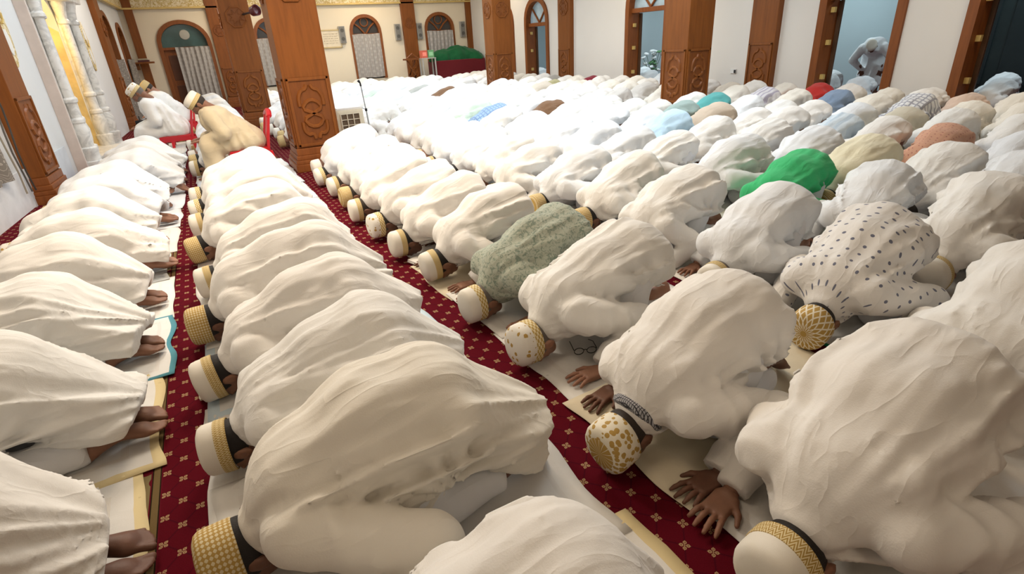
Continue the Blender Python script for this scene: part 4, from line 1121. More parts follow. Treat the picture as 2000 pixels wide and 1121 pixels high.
# framed inscription plaque
pq = empty('wall_plaque', (4.28, YF - 0.03, 1.84)); tag(pq, 'framed cream plaque with rows of faint script on the far wall', 'plaque')
MB().box(-0.32, 0.32, -0.02, 0.02, -0.26, 0.26).build('plaque_sheet', plain('plaque_cream', (0.74, 0.64, 0.47), 0.5), pq)
for a in ((-0.34, 0.34, 0.24, 0.28), (-0.34, 0.34, -0.28, -0.24), (-0.34, -0.31, -0.28, 0.28), (0.31, 0.34, -0.28, 0.28)): MB().box(a[0], a[1], -0.035, 0.02, a[2], a[3], 0.004).build('frame_rail', plain('plaque_frame', (0.58, 0.44, 0.22), 0.5), pq)
sm = NB('faint_script', 0.6); fs = sm.noise(sm.mapv(sm.coord(), (60, 1, 25)), 1.0, 3); sm.color(sm.ramp(fs, [(0.45, (0.74, 0.64, 0.47)), (0.55, (0.45, 0.36, 0.24))]))
for k in range(5): MB().box(-0.24, 0.24, -0.023, -0.018, 0.13 - k * 0.07, 0.165 - k * 0.07).build('script_line', sm.m, pq)
# covered table with green cloth heap
tb = empty('covered_table', (8.55, 19.55, 0)); tag(tb, 'table under a dark red cloth at the far wall', 'table')
MB().box(-1.0, 0.85, -0.38, 0.42, 0.86, 0.94, 0.02).build('table_top', FRAME_WOOD, tb)
MB().box(-1.03, 0.88, -0.41, 0.43, 0.05, 0.955, 0.03).build('table_cloth', cloth_mat('cloth_maroon', (0.13, 0.012, 0.016)), tb)
def heap_F(X, Y, Z):
    n = Noise2(5)
    d = ell(X, Y, Z, (0.10, 0, 0.0), (0.62, 0.36, 0.46)); d = smin(d, ell(X, Y, Z, (-0.55, 0, 0), (0.45, 0.34, 0.34)), 0.12); d = smin(d, ell(X, Y, Z, (0.72, 0, -0.05), (0.36, 0.40, 0.36)), 0.12)
    d = smin(d, ell(X, Y, Z, (0.85, -0.25, -0.30), (0.25, 0.22, 0.40)), 0.1)
    return d - 0.05 * (n(X * 7 + 9, Y * 7 + Z * 5 + 9) - 0.5) - 0.02 * (n(X * 19 + 9, Z * 15 + 9) - 0.5)
g = obj('green_cloth', net_mesh('green_cloth', heap_F, (-1.05, -0.45, -0.02), (1.15, 0.45, 0.52), 0.025, 2), cloth_mat('cloth_green', (0.012, 0.10, 0.035)), None, (8.42, 19.55, 0.957)); tag(g, 'dark green cloth thrown over a heap on the red table', 'cloth')
st = empty('side_stand', (7.22, 19.2, 0)); tag(st, 'small grey stand holding a red and a green box', 'stand')
MB().box(-0.26, 0.26, -0.18, 0.18, 1.05, 1.08, 0.008).build('stand_top', SPF, st)
for sx in (-0.23, 0.23):
    for sy in (-0.15, 0.15): MB().box(sx - 0.02, sx + 0.02, sy - 0.02, sy + 0.02, 0, 1.05).build('leg', SPF, st)
for dx, nm, col in ((-0.13, 'red', (0.62, 0.13, 0.08)), (0.11, 'green', (0.16, 0.36, 0.17))):
    bx = MB().box(-0.11, 0.11, -0.10, 0.10, 0, 0.24, 0.006).build('donation_box', plain('box_' + nm, col, 0.5), None, False, (7.22 + dx, 19.18, 1.081)); tag(bx, 'small %s box standing on the grey stand' % nm, 'box')
    MB().box(-0.07, 0.07, -0.106, -0.099, 0.06, 0.18).build('box_panel', plain('box_panel_' + nm, tuple(min(1, c * 1.5 + 0.1) for c in col), 0.5), bx)
# carved lectern in front of the far pilaster
le = empty('lectern', (6.66, 19.3, 0)); tag(le, 'carved dark wooden lectern beside the grey stand', 'lectern')
MB().box(-0.20, 0.20, -0.16, 0.16, 0.0, 0.08, 0.01).build('base', WOOD_DARK, le)
for s in (-1, 1): MB().tube([(s * 0.16, 0, 0.06), (-s * 0.12, 0, 0.55), (s * 0.16, 0, 1.05)], 0.03, 6).build('crossed_leg', WOOD_DARK, le, True)
MB().box(-0.24, 0.24, -0.17, 0.17, 1.04, 1.09, 0.01).build('desk_top', WOOD_DARK, le)
MB().tube([(-0.2, -0.15, 1.1), (0, -0.15, 1.24), (0.2, -0.15, 1.1)], 0.03, 6).build('crest', WOOD_DARK, le, True)
# shelf on the left wall near the far corner
sh = empty('wall_shelf'); sh.matrix_world = M_LEFT @ Matrix.Translation((0.0, 13.95, 1.42)); tag(sh, 'small wooden wall shelf near the far left corner', 'shelf')
MB().box(0.0, 0.55, -0.14, 0.14, 0, 0.05, 0.008).build('board', WOOD, sh); MB().box(0.0, 0.16, -0.03, 0.03, -0.16, 0, 0.005).build('bracket', WOOD, sh)
bk = MB().box(-0.14, 0.14, -0.10, 0.10, 0, 0.05, 0.006).build('book', plain('book_dark', (0.10, 0.03, 0.03), 0.5)); bk.matrix_world = M_LEFT @ Matrix.Translation((0.30, 13.95, 1.471)); tag(bk, 'dark closed book lying on the wall shelf', 'book')
bk2 = MB().box(-0.12, 0.12, -0.09, 0.09, 0, 0.04, 0.006).build('book', plain('book_pale', (0.42, 0.36, 0.24), 0.5)); bk2.matrix_world = M_LEFT @ Matrix.Translation((0.29, 13.95, 1.5215)); tag(bk2, 'pale book on top of the dark one on the shelf', 'book')
# wall fan speaker on the far column
fs_ = empty('horn_speaker', (1.33, 13.3, 2.27), 0.2); tag(fs_, 'dark red round horn speaker mounted high on the far column', 'speaker')
MB().lathe([(0.06, 0), (0.085, 0.02), (0.10, 0.10), (0.105, 0.16), (0.09, 0.17), (0.06, 0.12), (0.001, 0.11)], 0, 0, 22).build('horn', plain('maroon_plastic', (0.08, 0.012, 0.014), 0.4), fs_, True, (0, 0.0, 0), (math.pi / 2 - 0.2, 0, 0.4))
MB().tube([(0, 0.05, 0), (0, 0.64, 0)], 0.02, 8).build('mount_arm', BLK, fs_, True)
# wall socket and cables
ws = MB().box(XB - 0.02, XB, 7.95, 8.09, 0.62, 0.70, 0.004).build('wall_socket', plain('socket_white', (0.76, 0.74, 0.70), 0.4)); tag(ws, 'white socket plate on the back wall by a pilaster', 'wall socket')
MB().box(XB - 0.045, XB - 0.02, 7.955, 7.985, 0.63, 0.69, 0.004).build('plug', BLK, ws)
for k in range(3):
    pts = [(0.10 - 0.02 * k, 1.90 - 0.09 * k + 0.05 * math.sin(j * 1.3 + k), 2.4 - j * 0.22) for j in range(11)]
    cb = MB().tube(pts, 0.009, 6).build('wall_cable', plain('cable_%d' % k, ((0.05, 0.045, 0.04), (0.10, 0.09, 0.08), (0.30, 0.26, 0.2))[k], 0.5), None, True); cb.matrix_world = M_LEFT
    tag(cb, ['black cable hanging down the wall next to the curtain', 'dark grey cable hanging between curtain and carved column', 'pale cable running down the edge of the carved column'][::-1][k], 'cable', 'cables by the left column')
# potted flowers seen through the middle doorway
fl = empty('flower_arrangement', (11.9, 13.0, 0)); tag(fl, 'white and green flower arrangement seen through the middle doorway', 'flowers')
MB().lathe([(0.10, 0), (0.16, 0.12), (0.14, 0.34), (0.11, 0.36)], 0, 0, 16).build('vase', plain('vase_white', (0.7, 0.7, 0.72), 0.3), fl, True)
rf = random.Random(4)
for k in range(26):
    a, rr, zz = rf.uniform(0, 6.28), rf.uniform(0, 0.3), rf.uniform(0.45, 1.0)
    s_ = rf.uniform(0.05, 0.09)
    pts = [(rr * math.cos(a) * 0.2, rr * math.sin(a) * 0.2, 0.34), (rr * math.cos(a), rr * math.sin(a), zz)]
    MB().tube(pts, 0.006, 5).build('stem', plain('stem_green', (0.06, 0.14, 0.06), 0.6), fl, True)
    MB().lathe([(0.01, -0.03), (s_, 0.0), (s_ * 0.8, 0.03), (0.005, 0.015)], 0, 0, 9).build('blossom' if k % 3 else 'leaf_cluster', plain('petal_white', (0.72, 0.74, 0.74), 0.6) if k % 3 else plain('leaf_green', (0.10, 0.24, 0.10), 0.6), fl, True, pts[1], (rf.uniform(-.5, .5), rf.uniform(-.5, .5), 0))

# ------------------------------------------------------------------ prayer mats (white cloths under the worshippers)
def mat_mat(name, col, border=None, bw=0.03, inner=None):
    if name in MAT: return MAT[name]
    b = NB(name, 0.92, 0.1)
    co = b.coord(); x = b.xyz(b.coord('UV'))
    base = b.ramp(b.noise(co, 4, 3), [(0.3, tuple(c * 0.94 for c in col)), (0.7, col)])
    eu = b.m_('MINIMUM', x[0], b.m_('SUBTRACT', 1.0, x[0])); ev = b.m_('MINIMUM', x[1], b.m_('SUBTRACT', 1.0, x[1])); e = b.m_('MINIMUM', b.m_('MULTIPLY', eu, 1.2), b.m_('MULTIPLY', ev, 0.8))
    if inner:
        st = b.m_('LESS_THAN', b.m_('ABSOLUTE', b.m_('SUBTRACT', e, bw * 3.2)), bw * 0.35)
        ln_ = b.m_('MULTIPLY', st, b.m_('GREATER_THAN', b.m_('SINE', b.m_('MULTIPLY', e, 2200.0 * 0.03 / bw)), 0.45))
        base = b.mix(b.m_('MULTIPLY', ln_, 0.6), base, inner)
    if border: base = b.mix(b.m_('LESS_THAN', e, bw), base, border)
    b.color(base)
    cr = b.noise(b.mapv(co, (5, 9, 1)), 1.0, 3, 0.5, 0.6)
    b.bump(b.m_('ADD', b.m_('MULTIPLY', b.m_('ABSOLUTE', b.m_('SUBTRACT', cr, 0.5)), -0.8), b.m_('MULTIPLY', b.noise(co, 250, 2), 0.05)), 0.35, 0.015)
    MAT[name] = b.m
    return b.m
MATS = {'white': mat_mat('mat_white', (0.78, 0.76, 0.72), None, 0.03, (0.62, 0.56, 0.50)), 'cool': mat_mat('mat_cool', (0.74, 0.76, 0.79)),
        'blue': mat_mat('mat_blue_border', (0.74, 0.74, 0.72), (0.10, 0.29, 0.36), 0.028, (0.55, 0.45, 0.40)), 'yellow': mat_mat('mat_yellow_border', (0.76, 0.74, 0.70), (0.70, 0.58, 0.33), 0.042, (0.6, 0.5, 0.38)),
        'cream': mat_mat('mat_cream', (0.72, 0.64, 0.48)), 'grey': mat_mat('mat_grey', (0.55, 0.57, 0.57), None, 0.04, (0.42, 0.45, 0.47)), 'lightblue': mat_mat('mat_light_blue_border', (0.76, 0.76, 0.75), (0.58, 0.69, 0.76), 0.05),
        'green': mat_mat('mat_green_border', (0.74, 0.73, 0.70), (0.02, 0.20, 0.10), 0.03), 'check': mat_mat('mat_pale_pink', (0.74, 0.68, 0.65), None, 0.03, (0.55, 0.40, 0.38))}
def mat_cloth(cx, cy, lx, ly, z, kind, label, rot=0.0, seed=0, amp=0.006, name='prayer_mat'):
    n, m_ = 28, 20
    nz = Noise2(seed + 900); V, Q, UV = [], [], []
    for j in range(m_ + 1):
        for i in range(n + 1):
            u, v = i / n, j / m_
            x, y = (u - 0.5) * lx, (v - 0.5) * ly
            e = min(u, 1 - u, v, 1 - v)
            wob = 0.035 * (float(nz(np.float32(u * 4 + 9), np.float32(v * 4 + 9))) - 0.5) * (1 if e < 0.02 else 0.6)
            q = float(nz(np.float32(x * 7 + y * 3 + 30), np.float32(y * 9 + 30)))
            zz = amp * (1 - abs(2 * q - 1)) ** 2 * 2.2 * min(1, 0.25 + e * 8)
            V.append((x + wob, y + wob * 0.7, zz)); UV.append((u, v))
    for j in range(m_):
        for i in range(n):
            a = j * (n + 1) + i; Q.append((a, a + 1, a + n + 2, a + n + 1))
    k0 = len(V); V2 = V + [(x, y, zz - 0.0018) for x, y, zz in V]
    Q2 = Q + [(d + k0, c_ + k0, b_ + k0, a + k0) for a, b_, c_, d in Q]
    rim = [i for i in range(n + 1)] + [j * (n + 1) + n for j in range(1, m_ + 1)] + [m_ * (n + 1) + i for i in range(n - 1, -1, -1)] + [j * (n + 1) for j in range(m_ - 1, 0, -1)]
    for a, b_ in zip(rim, rim[1:] + rim[:1]): Q2.append((a, a + k0, b_ + k0, b_))
    me = mesh_from(name, V2, Q2)
    uv = me.uv_layers.new(name='UVMap')
    li = np.empty(len(me.loops), np.int32); me.loops.foreach_get('vertex_index', li)
    arr = np.array(UV + UV, np.float32)[li]; uv.data.foreach_set('uv', arr.ravel())
    o = obj(name, me, MATS[kind], None, (cx, cy, z), (0, 0, rot)); tag(o, label, 'mat', 'prayer mats')
    return o
ORD = ['', 'first', 'second', 'third', 'fourth', 'fifth', 'sixth', 'seventh', 'eighth', 'ninth', 'tenth', 'eleventh', 'twelfth', 'thirteenth', 'fourteenth', 'fifteenth', 'sixteenth', 'seventeenth', 'eighteenth', 'nineteenth', 'twentieth']
def ordn(n):
    if n <= 20: return ORD[n]
    t, u = divmod(n, 10); tens = {2: 'twenty', 3: 'thirty', 4: 'forty'}[t]
    return tens + '-' + ORD[u] if u else {2: 'twentieth', 3: 'thirtieth', 4: 'fortieth'}[t]
KN = {'white': 'plain white', 'cool': 'bluish white', 'blue': 'white blue-bordered', 'yellow': 'white yellow-bordered', 'cream': 'cream', 'grey': 'grey', 'lightblue': 'white pale-blue-bordered', 'green': 'white green-bordered', 'check': 'pinkish white'}
def mat_row(row, xc, lx, items):
    for k, (y, ly, kind, dx, rot) in enumerate(items):
        mat_cloth(xc + dx, y, lx, ly, 0.003 + 0.0022 * ((k * 7 + row) % 5) , kind, '%s prayer mat, %s from the front in %s row' % (KN[kind], ordn(k + 1), ('first', 'second', 'third', 'fourth')[row]), rot, row * 50 + k)
mat_row(0, -1.05, 1.10, [(1.72, 0.85, 'yellow', -0.02, 0.05), (2.52, 0.85, 'yellow', 0.0, 0.03), (3.25, 0.80, 'blue', 0.03, 0.03), (4.02, 0.80, 'white', 0.02, 0.02), (4.75, 0.80, 'grey', -0.04, 0.03), (5.5, 0.85, 'check', 0.02, 0.0), (6.3, 0.85, 'cool', 0.03, 0.02), (7.1, 0.9, 'cool', 0.05, 0.0), (8.0, 1.0, 'check', 0.05, 0.02), (9.0, 1.1, 'cool', 0.05, 0.0), (10.2, 1.4, 'cool', 0.05, 0.0), (11.7, 1.6, 'white', 0.05, 0.0)])
mat_row(1, 0.27, 1.18, [(0.55, 0.95, 'yellow', 0.04, -0.02), (1.40, 0.95, 'white', 0.0, 0.0), (2.05, 0.8, 'white', -0.01, 0.02), (2.72, 0.78, 'lightblue', 0.0, 0.0), (3.45, 0.8, 'white', 0.0, 0.02), (4.15, 0.8, 'white', -0.02, 0.0), (4.9, 0.9, 'check', -0.02, 0.0), (5.75, 0.95, 'white', 0.0, 0.02), (6.6, 0.95, 'cool', 0.0, 0.0), (7.5, 0.95, 'cool', 0.0, 0.0), (8.5, 1.1, 'white', 0.0, 0.0)])
mat_row(2, 1.68, 1.22, [(0.55, 0.85, 'white', 0.05, 0.02), (1.25, 0.75, 'cream', 0.0, 0.03), (1.95, 0.75, 'white', 0.02, 0.0), (2.6, 0.72, 'white', 0.0, 0.02), (3.22, 0.7, 'cream', -0.03, 0.05), (3.82, 0.75, 'white', 0.0, 0.0), (4.55, 0.85, 'white', 0.0, 0.02), (5.35, 0.9, 'white', -0.02, 0.0), (6.2, 0.95, 'cool', 0.0, 0.0), (7.05, 0.95, 'white', 0.0, 0.0)])
mat_row(3, 2.98, 1.15, [(0.75, 0.9, 'white', 0.0, 0.02), (1.50, 0.8, 'green', -0.04, 0.12), (2.2, 0.8, 'white', 0.0, 0.0), (2.9, 0.8, 'white', 0.0, 0.0), (3.6, 0.8, 'cool', 0.0, 0.0), (4.4, 0.9, 'white', 0.0, 0.0), (5.3, 1.0, 'white', 0.0, 0.0)])
ROWX = [-0.93, 0.32, 1.66, 2.90, 4.03, 5.02, 5.98, 6.92, 7.84, 8.74]
for k, (xr, y0, y1) in enumerate([(x, 1.0, 19.8) for x in ROWX[4:]] + [(1.68, 9.3, 19.6), (2.98, 5.9, 19.7), (0.3, 9.2, 13.4), (0.3, 14.9, 19.4)]):
    o = MB().box(xr - 0.55, xr + 0.42, y0, y1, 0.001, 0.005).build('floor_sheet', MATS['white']); tag(o, 'long white sheet under the %s' % ['fifth row of worshippers', 'sixth row of worshippers', 'seventh row of worshippers', 'eighth row of worshippers', 'ninth row of worshippers', 'last row of worshippers', 'third row beyond the near column', 'fourth row of worshippers towards the far wall', 'second row behind the beige seated man', 'second row beyond the far column'][k], 'sheet', 'floor sheets')
# ------------------------------------------------------------------ the congregation
ROWN = ['first', 'second', 'third', 'fourth', 'fifth', 'sixth', 'seventh', 'eighth', 'ninth', 'tenth']
rc = random.Random(21)
C = cloth_mat
SPECIAL = [  # x, y, material, words
    (1.71, 2.55, C('cloth_floral_sage', (0.40, 0.42, 0.34), 'floral', (0.20, 0.25, 0.20), 42), 'sage floral'),
    (2.93, 1.45, C('cloth_dotted', (0.76, 0.74, 0.71), 'dots', (0.16, 0.17, 0.23), 19), 'blue-dotted white'),
    (4.02, 2.62, C('cloth_bright_green', (0.05, 0.46, 0.17)), 'bright green'),
    (4.9, 2.5, C('cloth_cream', (0.74, 0.68, 0.50)), 'pale cream'),
    (5.95, 2.85, C('cloth_salmon', (0.60, 0.33, 0.22), 'dots', (0.36, 0.13, 0.11), 26), 'salmon dotted'),
    (4.95, 5.0, C('cloth_sky', (0.50, 0.68, 0.82)), 'sky blue'),
    (5.95, 5.9, C('cloth_slate_green', (0.30, 0.39, 0.37)), 'slate green'),
    (6.0, 5.35, C('cloth_tan', (0.56, 0.46, 0.36)), 'tan'),
    (6.92, 6.16, C('cloth_teal', (0.10, 0.37, 0.36)), 'teal'),
    (5.05, 7.79, C('cloth_brown', (0.20, 0.11, 0.06)), 'brown'),
    (4.05, 8.51, C('cloth_mint', (0.58, 0.70, 0.58)), 'mint green'),
    (4.0, 7.9, C('cloth_blue_check', (0.32, 0.46, 0.66), 'check', (0.20, 0.30, 0.50), 120), 'blue checked'),
    (8.74, 5.75, C('cloth_red', (0.50, 0.035, 0.03)), 'bright red'),
    (7.84, 5.1, C('cloth_denim', (0.20, 0.27, 0.38)), 'denim blue'),
    (8.74, 11.6, C('cloth_wine', (0.22, 0.02, 0.035)), 'wine red'),
    (8.74, 13.6, C('cloth_stone_grey', (0.36, 0.34, 0.31)), 'stone grey'),
    (7.84, 12.3, C('cloth_olive', (0.42, 0.39, 0.22)), 'olive'),
    (7.84, 5.9, C('cloth_stripe', (0.66, 0.64, 0.66), 'stripe', (0.40, 0.37, 0.45), 110), 'grey striped'),
    (7.84, 3.6, C('cloth_white_check', (0.70, 0.70, 0.70), 'check', (0.34, 0.34, 0.38), 110), 'grey checked'),
    (6.92, 3.6, C('cloth_khaki', (0.58, 0.53, 0.42)), 'khaki beige'),
    (6.0, 3.75, C('cloth_pale_stripe', (0.60, 0.67, 0.72), 'stripe', (0.48, 0.57, 0.65), 60), 'pale blue striped'),
    (5.0, 13.8, C('cloth_dove', (0.40, 0.40, 0.37)), 'dove grey'),
    (4.9, 12.3, C('cloth_brown', (0.20, 0.11, 0.06)), 'brown'),
    (6.92, 11.0, C('cloth_beige_pale', (0.62, 0.55, 0.46)), 'pale beige'), (8.74, 7.4, C('cloth_beige_pale', (0.62, 0.55, 0.46)), 'pale beige'),
    (8.74, 3.5, C('cloth_peach', (0.66, 0.50, 0.40)), 'peach'), (7.84, 9.0, C('cloth_stone_light', (0.60, 0.57, 0.53)), 'light stone'),
    (6.92, 8.2, C('cloth_stone_light', (0.60, 0.57, 0.53)), 'light stone'), (4.05, 14.2, C('cloth_mint', (0.58, 0.70, 0.58)), 'mint green'),
]
FIX = {  # measured hip positions, nearest first: (y, pose, style, cap, skin, hair, rot, scale, dx)
    0: [(1.62, 3, 'longer', 1, 1, 0, 0.02, 1.02, 0.0), (2.38, 7, 'longer', 0, 0, 0, 0.02, 1.04, 0.0), (3.16, 1, 'longer', 2, 0, 0, 0.03, 1.0, -0.02), (3.90, 5, 'longer', 3, 0, 0, 0.0, 1.0, -0.03), (4.62, 9, 'longer', 4, 2, 0, 0.0, 0.98, 0.03), (5.36, 2, 'longer', 5, 2, 1, 0.0, 1.02, -0.02),
        (6.05, 11, 'longer', 0, 0, 0, 0, 1.0, 0), (6.75, 4, 'longer', 3, 0, 0, 0, 1.0, -0.02), (7.45, 6, 'longer', 1, 2, 0, 0, 1.03, 0.02), (8.15, 8, 'longer', 2, 0, 0, 0, 1.0, 0), (8.85, 0, 'longer', 2, 0, 0, 0, 1.0, 0)],
    1: [(0.64, 4, 'long', 0, 0, 0, 0.0, 0.97, 0.05), (1.40, 2, 'longer', 3, 1, 0, 0.02, 1.06, 0.07), (1.95, 8, 'longer', 0, 0, 0, 0.02, 1.0, 0.04), (2.52, 1, 'longer', 0, 0, 0, 0.03, 1.0, 0.02), (3.12, 6, 'longer', 3, 1, 0, 0.02, 1.04, 0.02), (3.80, 10, 'long', 0, 0, 0, 0.0, 1.0, 0.04), (4.62, 0, 'long', 3, 0, 0, 0.04, 1.0, -0.02),
        (5.30, 5, 'long', 0, 0, 0, 0.0, 1.02, 0.02), (5.92, 9, 'long', 7, 0, 0, 0.0, 1.0, 0), (6.50, 3, 'long', 1, 2, 2, 0.0, 1.0, 0.0), (7.95 + 0.4, 7, 'long', 0, 0, 0, 0, 1, 0), (9.0, 11, 'long', 3, 0, 0, 0, 1, 0)],
    2: [(0.62, 9, 'short', 0, 0, 0, 0.10, 1.10, 0.05), (1.26, 0, 'short', 6, 1, 2, 0.12, 1.03, -0.04), (2.02, 3, 'short', 5, 2, 1, 0.12, 1.04, 0.04), (2.56, 5, 'short', 1, 0, 1, 0.12, 1.0, 0.0), (3.24, 11, 'short', 0, 0, 0, 0.10, 1.0, 0.02), (3.78, 7, 'short', 0, 1, 0, 0.08, 0.98, -0.04), (4.33, 2, 'short', 5, 1, 2, 0.08, 1.0, -0.04), (4.90, 8, 'short', 0, 1, 2, 0.08, 1.0, -0.06), (5.45, 6, 'long', 3, 0, 2, 0.06, 1.0, -0.02), (6.02, 4, 'short', 0, 0, 2, 0.06, 1.0, -0.02), (6.65, 1, 'short', 1, 0, 0, 0.05, 1.0, -0.04)],
    3: [(0.72, 7, 'short', 4, 0, 2, 0.10, 1.05, -0.06), (1.42, 1, 'short', 4, 0, 0, 0.16, 1.03, 0.02), (2.05, 10, 'short', 0, 0, 1, 0.14, 1.0, 0.06), (2.72, 4, 'short', None, 0, 0, 0.10, 1.0, 0.0), (3.40, 8, 'short', 3, 1, 0, 0.10, 1.0, 0.12), (3.98, 2, 'short', 3, 0, 0, 0.08, 1.0, 0.06), (4.58, 6, 'short', 0, 0, 2, 0.08, 0.97, -0.08), (5.14, 11, 'short', 3, 0, 0, 0.06, 1.0, -0.02), (5.70, 0, 'short', 3, 0, 0, 0.06, 1.0, -0.04), (6.30, 5, 'short', 0, 0, 0, 0.05, 1.0, -0.04)],
    4: [(1.38, 3, 'short', 0, 0, 0, 0.12, 1.06, -0.08), (2.02, 10, 'short', 4, 1, 0, 0.30, 1.0, -0.02), (2.62, 6, 'short', None, 0, 0, 0.10, 0.98, 0.0), (3.32, 9, 'short', 0, 0, 0, 0.08, 1.05, 0.16), (3.98, 5, 'short', 3, 0, 0, 0.08, 1.0, -0.02), (4.56, 7, 'short', 0, 0, 2, 0.06, 1.0, -0.04), (5.2, 2, 'short', None, 0, 0, 0.06, 1.0, 0.0)],
    5: [(1.52, 0, 'short', None, 0, 0, 0.08, 1.03, -0.16), (2.02, 8, 'short', None, 0, 2, 0.08, 1.0, -0.12), (2.58, 4, 'short', 3, 0, 0, 0.10, 1.0, -0.20), (3.2, 1, 'short', 0, 0, 0, 0.08, 1.0, 0.0), (3.83, 11, 'short', None, 0, 0, 0.08, 1.0, 0.2)],
}
STOPS = {1: 19.0, 2: 19.5, 3: 19.7, 4: 19.7, 5: 19.7, 6: 19.7, 7: 18.8, 8: 18.7, 9: 18.7}
STARTS = {6: 1.98, 7: 2.30, 8: 2.62, 9: 3.0}
COLS = [(1.24, 8.02, 0.95), (1.06, 14.2, 0.95), (7.46, 14.25, 0.9), (7.5, 7.36, 0.9), (1.93, 8.72, 0.95), (2.34, 9.25, 0.35)]
used_special = set()
def pick_cloth(x, y, row):
    best, bd = None, 0.34
    for k, (sx, sy, m, w) in enumerate(SPECIAL):
        d = math.hypot((x - sx) * 0.8, y - sy)
        if k not in used_special and d < bd: best, bd = k, d
    if best is not None:
        used_special.add(best); return SPECIAL[best][2], SPECIAL[best][3]
    q = rc.random()
    if row <= 2 and y < 6: return (WHITES[1] if q < 0.55 else WHITES[0] if q < 0.85 else WHITES[3]), 'white'
    if row >= 8: return (WHITES[3] if q < 0.5 else WHITES[1]), 'ivory'
    return (WHITES[0] if q < 0.5 else WHITES[2] if q < 0.85 else WHITES[1]), 'white'
seed = 4000
for row in range(10):
    plan = [('n',) + t for t in FIX.get(row, [])]
    if row in STOPS:
        y = (plan[-1][1] + 0.58) if plan else STARTS[row]
        while y < STOPS[row]:
            plan.append(('f', y + rc.uniform(-0.05, 0.05), rc.randrange(8), 'short', rc.choice((0, 3, 0, None)) if row > 3 else rc.choice((0, 3)), rc.randrange(2), 0, rc.uniform(-0.02, 0.12), rc.uniform(0.94, 1.05), rc.uniform(-0.08, 0.08)))
            y += rc.uniform(0.50, 0.60) if y < 13 else rc.uniform(0.58, 0.68)
    n = 0
    for t in plan:
        kind, y, pi, style, cap, skin, hair, rot, sc, dx = t
        x = ROWX[row] + dx + (0.12 if row == 0 and y > 7.2 else 0.0)
        hit = [c for c in COLS if abs(y - c[1]) < 0.42 + 0.15 * (c[2] > 0.5) and c[0] - 1.05 < x - 0.25 < c[0] + 0.65 + 0.0]
        if kind == 'f' and hit: continue
        n += 1
        m, word = pick_cloth(x, y, row)
        lab = '%s-robed man prostrating, %s from the camera in the %s row' % (word, ordn(n), ROWN[row]) if word != 'white' else 'man in white prostrating, %s from the camera in the %s row' % (ordn(n), ROWN[row])
        seed += 1
        near = kind == 'n' and (row < 4 or y < 4.0)
        cell = 0.0108 if (row in (1, 2) and y < 2.2) or (row == 0 and y < 3.3) else (0.0145 if y < 4 else 0.018)
        person = make_person(x, y, lab, m, near, pi if near else pi % 8, seed, rot, sc, style, row == 0 and pi % 2 == 1, cap, skin, hair, 'worshippers prostrating in rows', None, cell)
        if row == 2 and n == 2:
            ring = [Vector((-0.500, 0, 0.186)) + 0.076 * math.cos(a * math.pi / 9) * Vector((-0.6, 0, 0.8)) + 0.080 * math.sin(a * math.pi / 9) * Vector((0, 1, 0)) for a in range(18)]
            MB().tube(ring, 0.020, 8, True, up=(-0.8, 0, -0.6)).build('scarf', C('cloth_scarf', (0.40, 0.40, 0.42), 'check', (0.05, 0.05, 0.06), 700), person, True)['label'] = 'dark checked scarf round the neck'
# worshippers beyond the back wall, seen through the doorways
AN = [(10.45, 5.95), (10.5, 6.65), (11.5, 7.25), (11.45, 7.85), (10.5, 5.15), (10.45, 4.55), (10.5, 3.95), (11.5, 4.3), (11.5, 4.95),
      (10.5, 11.5), (10.5, 12.1), (11.5, 12.9), (11.5, 13.5), (10.5, 10.9), (10.6, 16.6), (10.6, 17.2)]
for k, (x, y) in enumerate(AN):
    where = 'doorway nearest the camera' if y < 5.1 else ('doorway with the bowing man' if y < 8 else ('middle arched doorway' if y < 14 else 'farthest arched doorway'))
    idx = 1 + sum(1 for q in AN[:k] if ('a' if q[1] < 5.1 else 'b' if q[1] < 8 else 'c' if q[1] < 14 else 'd') == ('a' if y < 5.1 else 'b' if y < 8 else 'c' if y < 14 else 'd'))
    make_person(x, y, 'pale-robed man prostrating beyond the %s, %s of those there' % (where, ordn(idx)), WHITES[2], False, k % 8, 0, 0.05, 1.0, cap=None, group='worshippers in the annex')

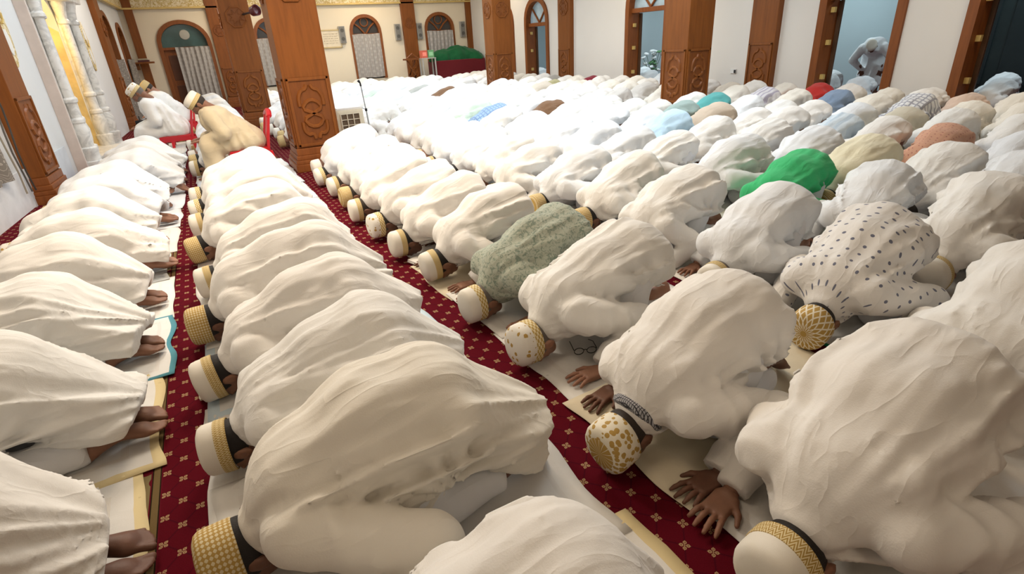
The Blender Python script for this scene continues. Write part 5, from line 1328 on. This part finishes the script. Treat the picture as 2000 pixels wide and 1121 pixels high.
# ------------------------------------------------------------------ small things on the floor
def folded(x, y, z, lx, ly, n, m, label, rot):
    f = empty('folded_cloth', (x, y, z), rot); tag(f, label, 'cloth')
    for k in range(n):
        MB().box(-lx / 2 + 0.004 * k, lx / 2 - 0.006 * k, -ly / 2 + 0.003 * k, ly / 2, k * 0.011, k * 0.011 + 0.010, 0.004).build('fold_layer', m, f)
    return f
folded(-0.245, 2.60, 0.014, 0.22, 0.15, 3, C('fold_cream', (0.70, 0.64, 0.50)), 'folded cream cloth on the carpet edge by the second row', 0.1)
folded(-0.20, 2.68, 0.050, 0.10, 0.10, 2, C('fold_pink', (0.62, 0.22, 0.30), 'check', (0.75, 0.55, 0.58), 500), 'small pink checked cloth on the folded cream cloth', 0.2)
folded(1.10, 3.55, 0.014, 0.10, 0.16, 2, C('fold_white', (0.72, 0.70, 0.66)), 'small folded white cloth under a patterned cap in third row', 0.3)
def spectacles(x, y, label, rot):
    s = empty('spectacles', (x, y, 0.016), rot); tag(s, label, 'spectacles')
    for d in (-1, 1):
        MB().tube([(0.0, d * 0.032 + 0.024 * math.cos(a * math.pi / 8), 0.02 + 0.018 * math.sin(a * math.pi / 8)) for a in range(16)], 0.0022, 5, True).build('rim', BLK, s, True)
        MB().tube([(0, d * 0.058, 0.028), (0.07, d * 0.058, 0.026), (0.13, d * 0.05, 0.004)], 0.0022, 5).build('temple', BLK, s, True)
    MB().tube([(0, -0.009, 0.024), (0, 0, 0.028), (0, 0.009, 0.024)], 0.002, 5).build('bridge', BLK, s, True)
spectacles(1.62, 0.36, 'black spectacles lying on the mat at the bottom right', 0.6)
spectacles(1.36, 1.86, 'dark spectacles lying beside the floral gold cap', 1.2)
ba = empty('shopping_bag', (-1.05, 11.6, 0)); tag(ba, 'small dark bag on the floor by the left wall pilaster', 'bag')
ba.matrix_world = M_LEFT @ Matrix.Translation((0.30, 9.6, 0))
MB().box(-0.10, 0.10, -0.06, 0.06, 0, 0.24, 0.03).build('bag_body', BLK, ba); MB().tube([(0, -0.05, 0.23), (0, -0.03, 0.33), (0, 0.03, 0.33), (0, 0.05, 0.23)], 0.008, 6).build('bag_handle', BLK, ba, True)
